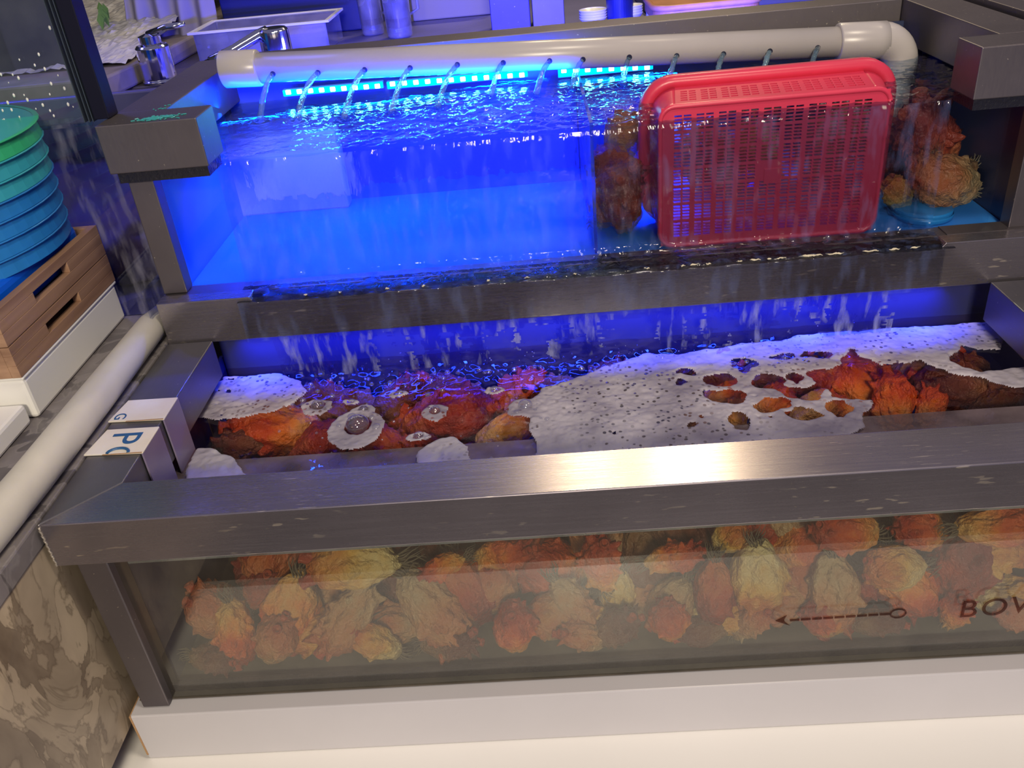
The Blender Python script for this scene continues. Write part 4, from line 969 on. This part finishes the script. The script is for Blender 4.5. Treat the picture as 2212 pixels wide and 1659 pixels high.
# clear tub with food
a, b = at(448, 124), at(704, 118); y0 = a[1]*.5+b[1]*.5; x0, x1 = a[0], b[0]; zt = bp(565, 58, y=y0)[2]
t = thing('clear_tub', 'clear rectangular plastic tub with pale food behind the chrome tap', 'tub', ((x0+x1)/2, y0+.07, CT))
def openbox(x0, x1, y0, y1, z0, z1, w, fl):
    mb = MB(); mb.box(x0, x1, y0, y0+w, z0, z1); mb.box(x0, x1, y1-w, y1, z0, z1); mb.box(x0, x0+w, y0+w, y1-w, z0, z1); mb.box(x1-w, x1, y0+w, y1-w, z0, z1); mb.box(x0+w, x1-w, y0+w, y1-w, z0, z0+w)
    return mb
openbox(x0, x1, y0, y0+.14, CT, zt, .003, 1).build('tub_wall', M['clear_plastic'], t)
mb = MB(); r0 = .008
mb.box(x0-r0, x1+r0, y0-r0, y0, zt-.002, zt+.002); mb.box(x0-r0, x1+r0, y0+.14, y0+.14+r0, zt-.002, zt+.002); mb.box(x0-r0, x0, y0, y0+.14, zt-.002, zt+.002); mb.box(x1, x1+r0, y0, y0+.14, zt-.002, zt+.002)
mb.build('rim', M['white_ware'], t)
mbx = MB().box(x0+.09, x1-.006, y0+.006, y0+.13, CT+.003, CT+(zt-CT)*.62); mbx.build('food', M['food'], t, bevel=.008, seg=3)
# navy bin behind
x0, x1, y0, y1, z0, z1 = upbox(470, 790, 96, -60, .3); 
t = thing('navy_bin', 'large dark blue plastic bin behind the clear tub', 'bin', ((x0+x1)/2, y0+.1, CT))
openbox(x0+.02, x1, y0+.10, y0+.3, CT, z1-.02, .006, 1).build('bin_wall', M['navy'], t, bevel=.003)
box(x0+.01, x1+.01, y0+.09, y0+.10, z1-.045, z1-.02).build('rim', M['navy'], t, bevel=.003)
# jug with dark liquid, second dark jug
def jug(u, vb, lab, r, h, fill):
    c = at(u, vb); c = (c[0], c[1]+r, CT)
    t = thing('glass_jug', lab, 'jug', c, 'jugs on the rear counter')
    MB().lathe([(r*.92, 0), (r*.95, .004), (r, h*.5), (r*.98, h), (r*.92, h), (r*.93, h*.5), (r*.86, .008)], c, 32, True, True).build('jug_wall', M['clear_plastic'], t, smooth=True)
    MB().lathe([(r*.84, .018), (r*.88, .02), (r*.90, fill), (r*.88, fill)], c, 32).build('liquid', M['liquid'], t)
    MB().tube([(c[0]+r, c[1], h*.8+CT), (c[0]+r*1.6, c[1], h*.75+CT), (c[0]+r*1.6, c[1], h*.3+CT), (c[0]+r, c[1], h*.25+CT)], .003, 8).build('handle', M['clear_plastic'], t, smooth=True)
jug(862, 84, 'clear jug half full of dark liquid in the middle of the rear counter', .026, .16, .065)
jug(804, 78, 'darker jug just left of the half-full jug', .024, .15, .075)
# white cutting board
x0, x1, y0, y1, z0, z1 = upbox(890, 1062, 52, -30, .02)
tag(box(x0, x1, y0+.08, y0+.095, CT, z1+.05).build('white_board', M['cloth'], None, bevel=.003), 'pale board standing upright between the jug and the steel container', 'board')
# steel container pair
for (u0, u1, vb, lab, m_) in ((1064, 1148, 72, 'blue-tinted steel container left of its twin', 'navy_steel'), (1152, 1222, 62, 'narrow steel container right of its twin', 'steel_dark')):
    x0, x1, y0, y1, z0, z1 = upbox(u0, u1, vb, -60, .10)
    t = thing('steel_container', lab, 'container', ((x0+x1)/2, y0+.05, CT), 'steel containers on the rear counter')
    openbox(x0, x1, y0, y0+.10, CT, z1, .003, 1).build('container_body', M[m_], t, bevel=.003)
    box(x0-.003, x1+.003, y0-.003, y0, z1-.006, z1).build('rim', M['steel_counter'], t)
# bowls, black block, small cups
def bowls(u, v, r, n, lab):
    c = at(u, v)
    for k in range(n):
        t = thing('white_bowl', lab % ('topmost' if k == n-1 else ORD[k]+' from below'), 'bowl', (c[0], c[1]+r, CT+k*.0045), 'white bowls on the rear counter')
        cc = (c[0], c[1]+r, CT+k*.0045)
        MB().lathe([(r*.55, 0), (r*.8, .006), (r, .012), (r, .0138), (r*.94, .0135), (r*.7, .007), (r*.3, .003)], cc, 36).build('bowl_wall', M['white_ware'], t, smooth=True)
bowls(1284, 58, .026, 4, 'white bowl, %s of the stack left of the black block')
bowls(1368, 47, .020, 4, 'white bowl, %s of the stack right of the black block')
c = at(1403, 44)
t = thing('paper_cup', 'tiny stack of white cups left of the wooden tray', 'cup', (c[0], c[1]+.006, CT))
for k in range(5): MB().lathe([(.0042, 0), (.0052, .005), (.0056, .005), (.0048, 0)], (c[0], c[1]+.006, CT+k*.0045), 20).build('cup', M['white_ware'], t)
x0, x1, y0, y1, z0, z1 = upbox(1310, 1372, 50, -60, .05)
t = thing('black_canister', 'tall black canister between the white bowls', 'canister', ((x0+x1)/2, y0+.02, CT)); cx_, cy_ = (x0+x1)/2, y0+.022; rr_ = (x1-x0)/2
MB().lathe([(rr_*.93, 0), (rr_*.97, .003), (rr_*1.06, .12)], (cx_, cy_-.012, CT), 36).build('canister_body', M['navy'], t)
MB().lathe([(rr_*1.1, .12), (rr_*1.1, .13), (rr_*.9, .135)], (cx_, cy_-.012, CT), 36).build('lid', M['navy'], t)
# wooden tray
p0, p1 = bp(1415, 10, z=.26), bp(1650, -12, z=.26); y0 = (p0[1]+p1[1])/2
t = thing('wooden_tray', 'orange wooden tray with rounded edge on the slate board', 'tray', ((p0[0]+p1[0])/2, y0+.06, .23))
def slab(poly_c, hx, hy, r, z0_, z1_):
    pts = [(a, b) for a, _, b in rrect(poly_c[0]-hx, poly_c[0]+hx, poly_c[1]-hy, poly_c[1]+hy, r, 0, 8)]; return MB().prism(pts, z0_, z1_)
cx_ = (p0[0]+p1[0])/2; hx_ = (p1[0]-p0[0])/2
slab((cx_, y0+.08), hx_, .08, .03, .228, .250).build('tray_base', M['tray'], t, bevel=.006, seg=3)
mb = MB(); rr0 = [(a, b, z_) for a, z_, b in rrect(cx_-hx_, cx_+hx_, y0, y0+.16, .03, .252, 8)]; mb.tube([*[(a, b, c_) for a, b, c_ in rr0], rr0[0]], .005, 8); mb.build('rim', M['tray'], t, smooth=True)
q0, q1 = at(1400, 37), at(1715, 8)
tag(box(q0[0], q1[0]+.05, (q0[1]+q1[1])/2+.005, (q0[1]+q1[1])/2+.25, CT, .228).build('slate_board', simple('slate', (.10, .11, .20), .6), None, bevel=.003), 'blue-grey slab under the orange wooden tray', 'slab')

# left: stone ledge with crushed ice, white sheet, taps
p = bp(232, 175, z=.19); 
t = thing('ice_display', 'crushed ice bed with green leaves behind the display pane', 'ice display', (-.38, 1.2, CT))
A, B = bp(222, 168, z=.232), bp(322, 125, z=.232)
box(-.75, -.101, .955, 2.2, .150, CT-.0005).build('base_slab', M['steel_dark'], t, bevel=.003)
box(-.75, -.102, .975, 2.2, -1.0, .150).build('base', M['steel_dark'], t)
MB().prism([(-.75, A[1]-.02), (A[0], A[1]), (B[0], B[1]), (B[0]+.02, 1.9), (-.75, 1.9)], CT, .232).build('stone_kerb', simple('kerb_stone', (.30, .26, .24), .5, 0, .3, 60, .3, 20), t, bevel=.004)
gx = np.linspace(-.74, B[0]-.02, 70); gy = np.linspace(A[1]+.10, 1.88, 60); X, Y = np.meshgrid(gx, gy)
Zi = .233+.05*np.clip((Y-A[1]-.10)/.5, 0, 1)+.010*np.abs(vnoise(X, Y, 60, 71, 3))
o = grid_obj('crushed_ice', np.dstack([X, Y, Zi]), np.ones((59, 69), bool), M['ice'], t, smooth=False); o['kind'] = 'stuff'
for k in range(9):
    c = bp(216+rng.uniform(-4, 8), 4+k*3.0, z=.30); a = rng.uniform(-.5, .5); l = .03
    MB().add([(c[0], c[1], c[2]), (c[0]+.008, c[1]-.002, c[2]-.010), (c[0]+.002+a*.01, c[1]-.006, c[2]-l), (c[0]-.006, c[1]-.003, c[2]-.012)], [(0, 1, 2, 3)]).build('leaf', M['leaf'], t, solid=.001)
# draped sheet: from counter up, folds
gs = np.linspace(0, 1, 60); gz = np.linspace(0, 1, 30); S_, T_ = np.meshgrid(gs, gz)
L0, R0 = bp(262, 88, z=.235), bp(470, 60, z=.235)
X = L0[0]+(R0[0]-L0[0])*S_+.01*np.sin(T_*3); Y = L0[1]*.5+R0[1]*.5+.012*np.sin(S_*26+T_*2)+.01*vnoise(S_, T_, 5, 73, 2)+.05*T_; Zc = CT+.002+T_*.30
o = grid_obj('hanging_cloth', np.dstack([X, Y, Zc]), np.ones((29, 59), bool), M['cloth']); o.modifiers.new('thick', 'SOLIDIFY').thickness = .002
tag(o, 'pale draped cloth hanging behind the left tap', 'cloth')
# sink block in front of taps
tag(box(-.50, -.02, .800, .815, .10, bp(290, 197, y=.80)[2]).build('sink_rim', M['steel_counter'], None, bevel=.003), 'pale sink edge behind the left end of the upper frame', 'sink')
# left tap: cylinder with lever
c = bp(347, 168, z=.205); c = (c[0], c[1], CT)
sc_ = FPX/((np.array(c)-CAM)@AF); rr_ = 38/sc_
t = thing('lever_tap', 'chrome cylindrical lever tap left of the upper tank', 'tap', c); hz = bp(340, 100, y=c[1])[2]-CT
MB().lathe([(rr_*1.0, 0), (rr_*1.0, .004), (rr_*.92, .006), (rr_*.92, hz), (rr_*.8, hz+.004)], c, 36).build('tap_body', M['chrome'], t, smooth=False, bevel=.001)
MB().lathe([(rr_*.55, hz+.004), (rr_*.6, hz+.006), (rr_*.6, hz+.018), (rr_*.2, hz+.022)], c, 28).build('cap', M['chrome'], t)
l0 = np.array([c[0], c[1], CT+hz+.018]); l1 = bp(398, 52, y=c[1]-.01)
MB().tube([l0, l0+(l1-l0)*.5+np.array([0, 0, .004]), l1], [.008, .006, .004], 12).build('lever', M['chrome'], t, smooth=True)
# spray tap: arm and round head
h0 = bp(603, 128, y=.86); h1 = bp(603, 58, y=.86); 
t = thing('spray_tap', 'chrome tap with a sloping arm and round head behind the pipe end', 'tap', (float(h0[0])-.09, .86, CT))
sc_ = FPX/((h0-CAM)@AF); rr_ = 32/sc_
MB().lathe([(rr_*.92, 0), (rr_*.98, .003), (rr_*1.0, .012)], tuple(h0), 36).build('nozzle', M['navy'], t, bevel=.0006)
MB().lathe([(rr_*1.0, .012), (rr_*1.02, .014), (rr_*1.0, h1[2]-h0[2]-.004), (rr_*.85, h1[2]-h0[2])], tuple(h0), 36).build('tap_head', M['chrome'], t, bevel=.001)
hh1 = np.array([h0[0]-rr_*.4, .86, h1[2]-.006]); e0 = bp(455, 135, y=.80)
MB().tube([hh1, hh1+(e0-hh1)*.15+np.array([0, 0, .002]), hh1+(e0-hh1)*.6, e0], [.010, .009, .008, .009], 16).build('arm', M['chrome'], t, smooth=True)
MB().tube([e0, (e0[0]-.012, e0[1]+.02, CT)], [.011, .012], 16).build('stem', M['chrome'], t, smooth=True)
# end of frame at the far right: neighbouring steel frame
t = thing('neighbour_frame', 'dark steel frame of the next tank at the top right corner', 'frame', (1.12, .6, .1))
box(1.066, 1.126, .35, .9, ZU-HU+.01, ZU+.006).build('side_rail', M['steel_dark'], t, bevel=.0012)
box(1.08, 1.12, .36, .40, Z0+.002, ZU-HU+.01).build('post', M['steel_dark'], t, bevel=.0012)
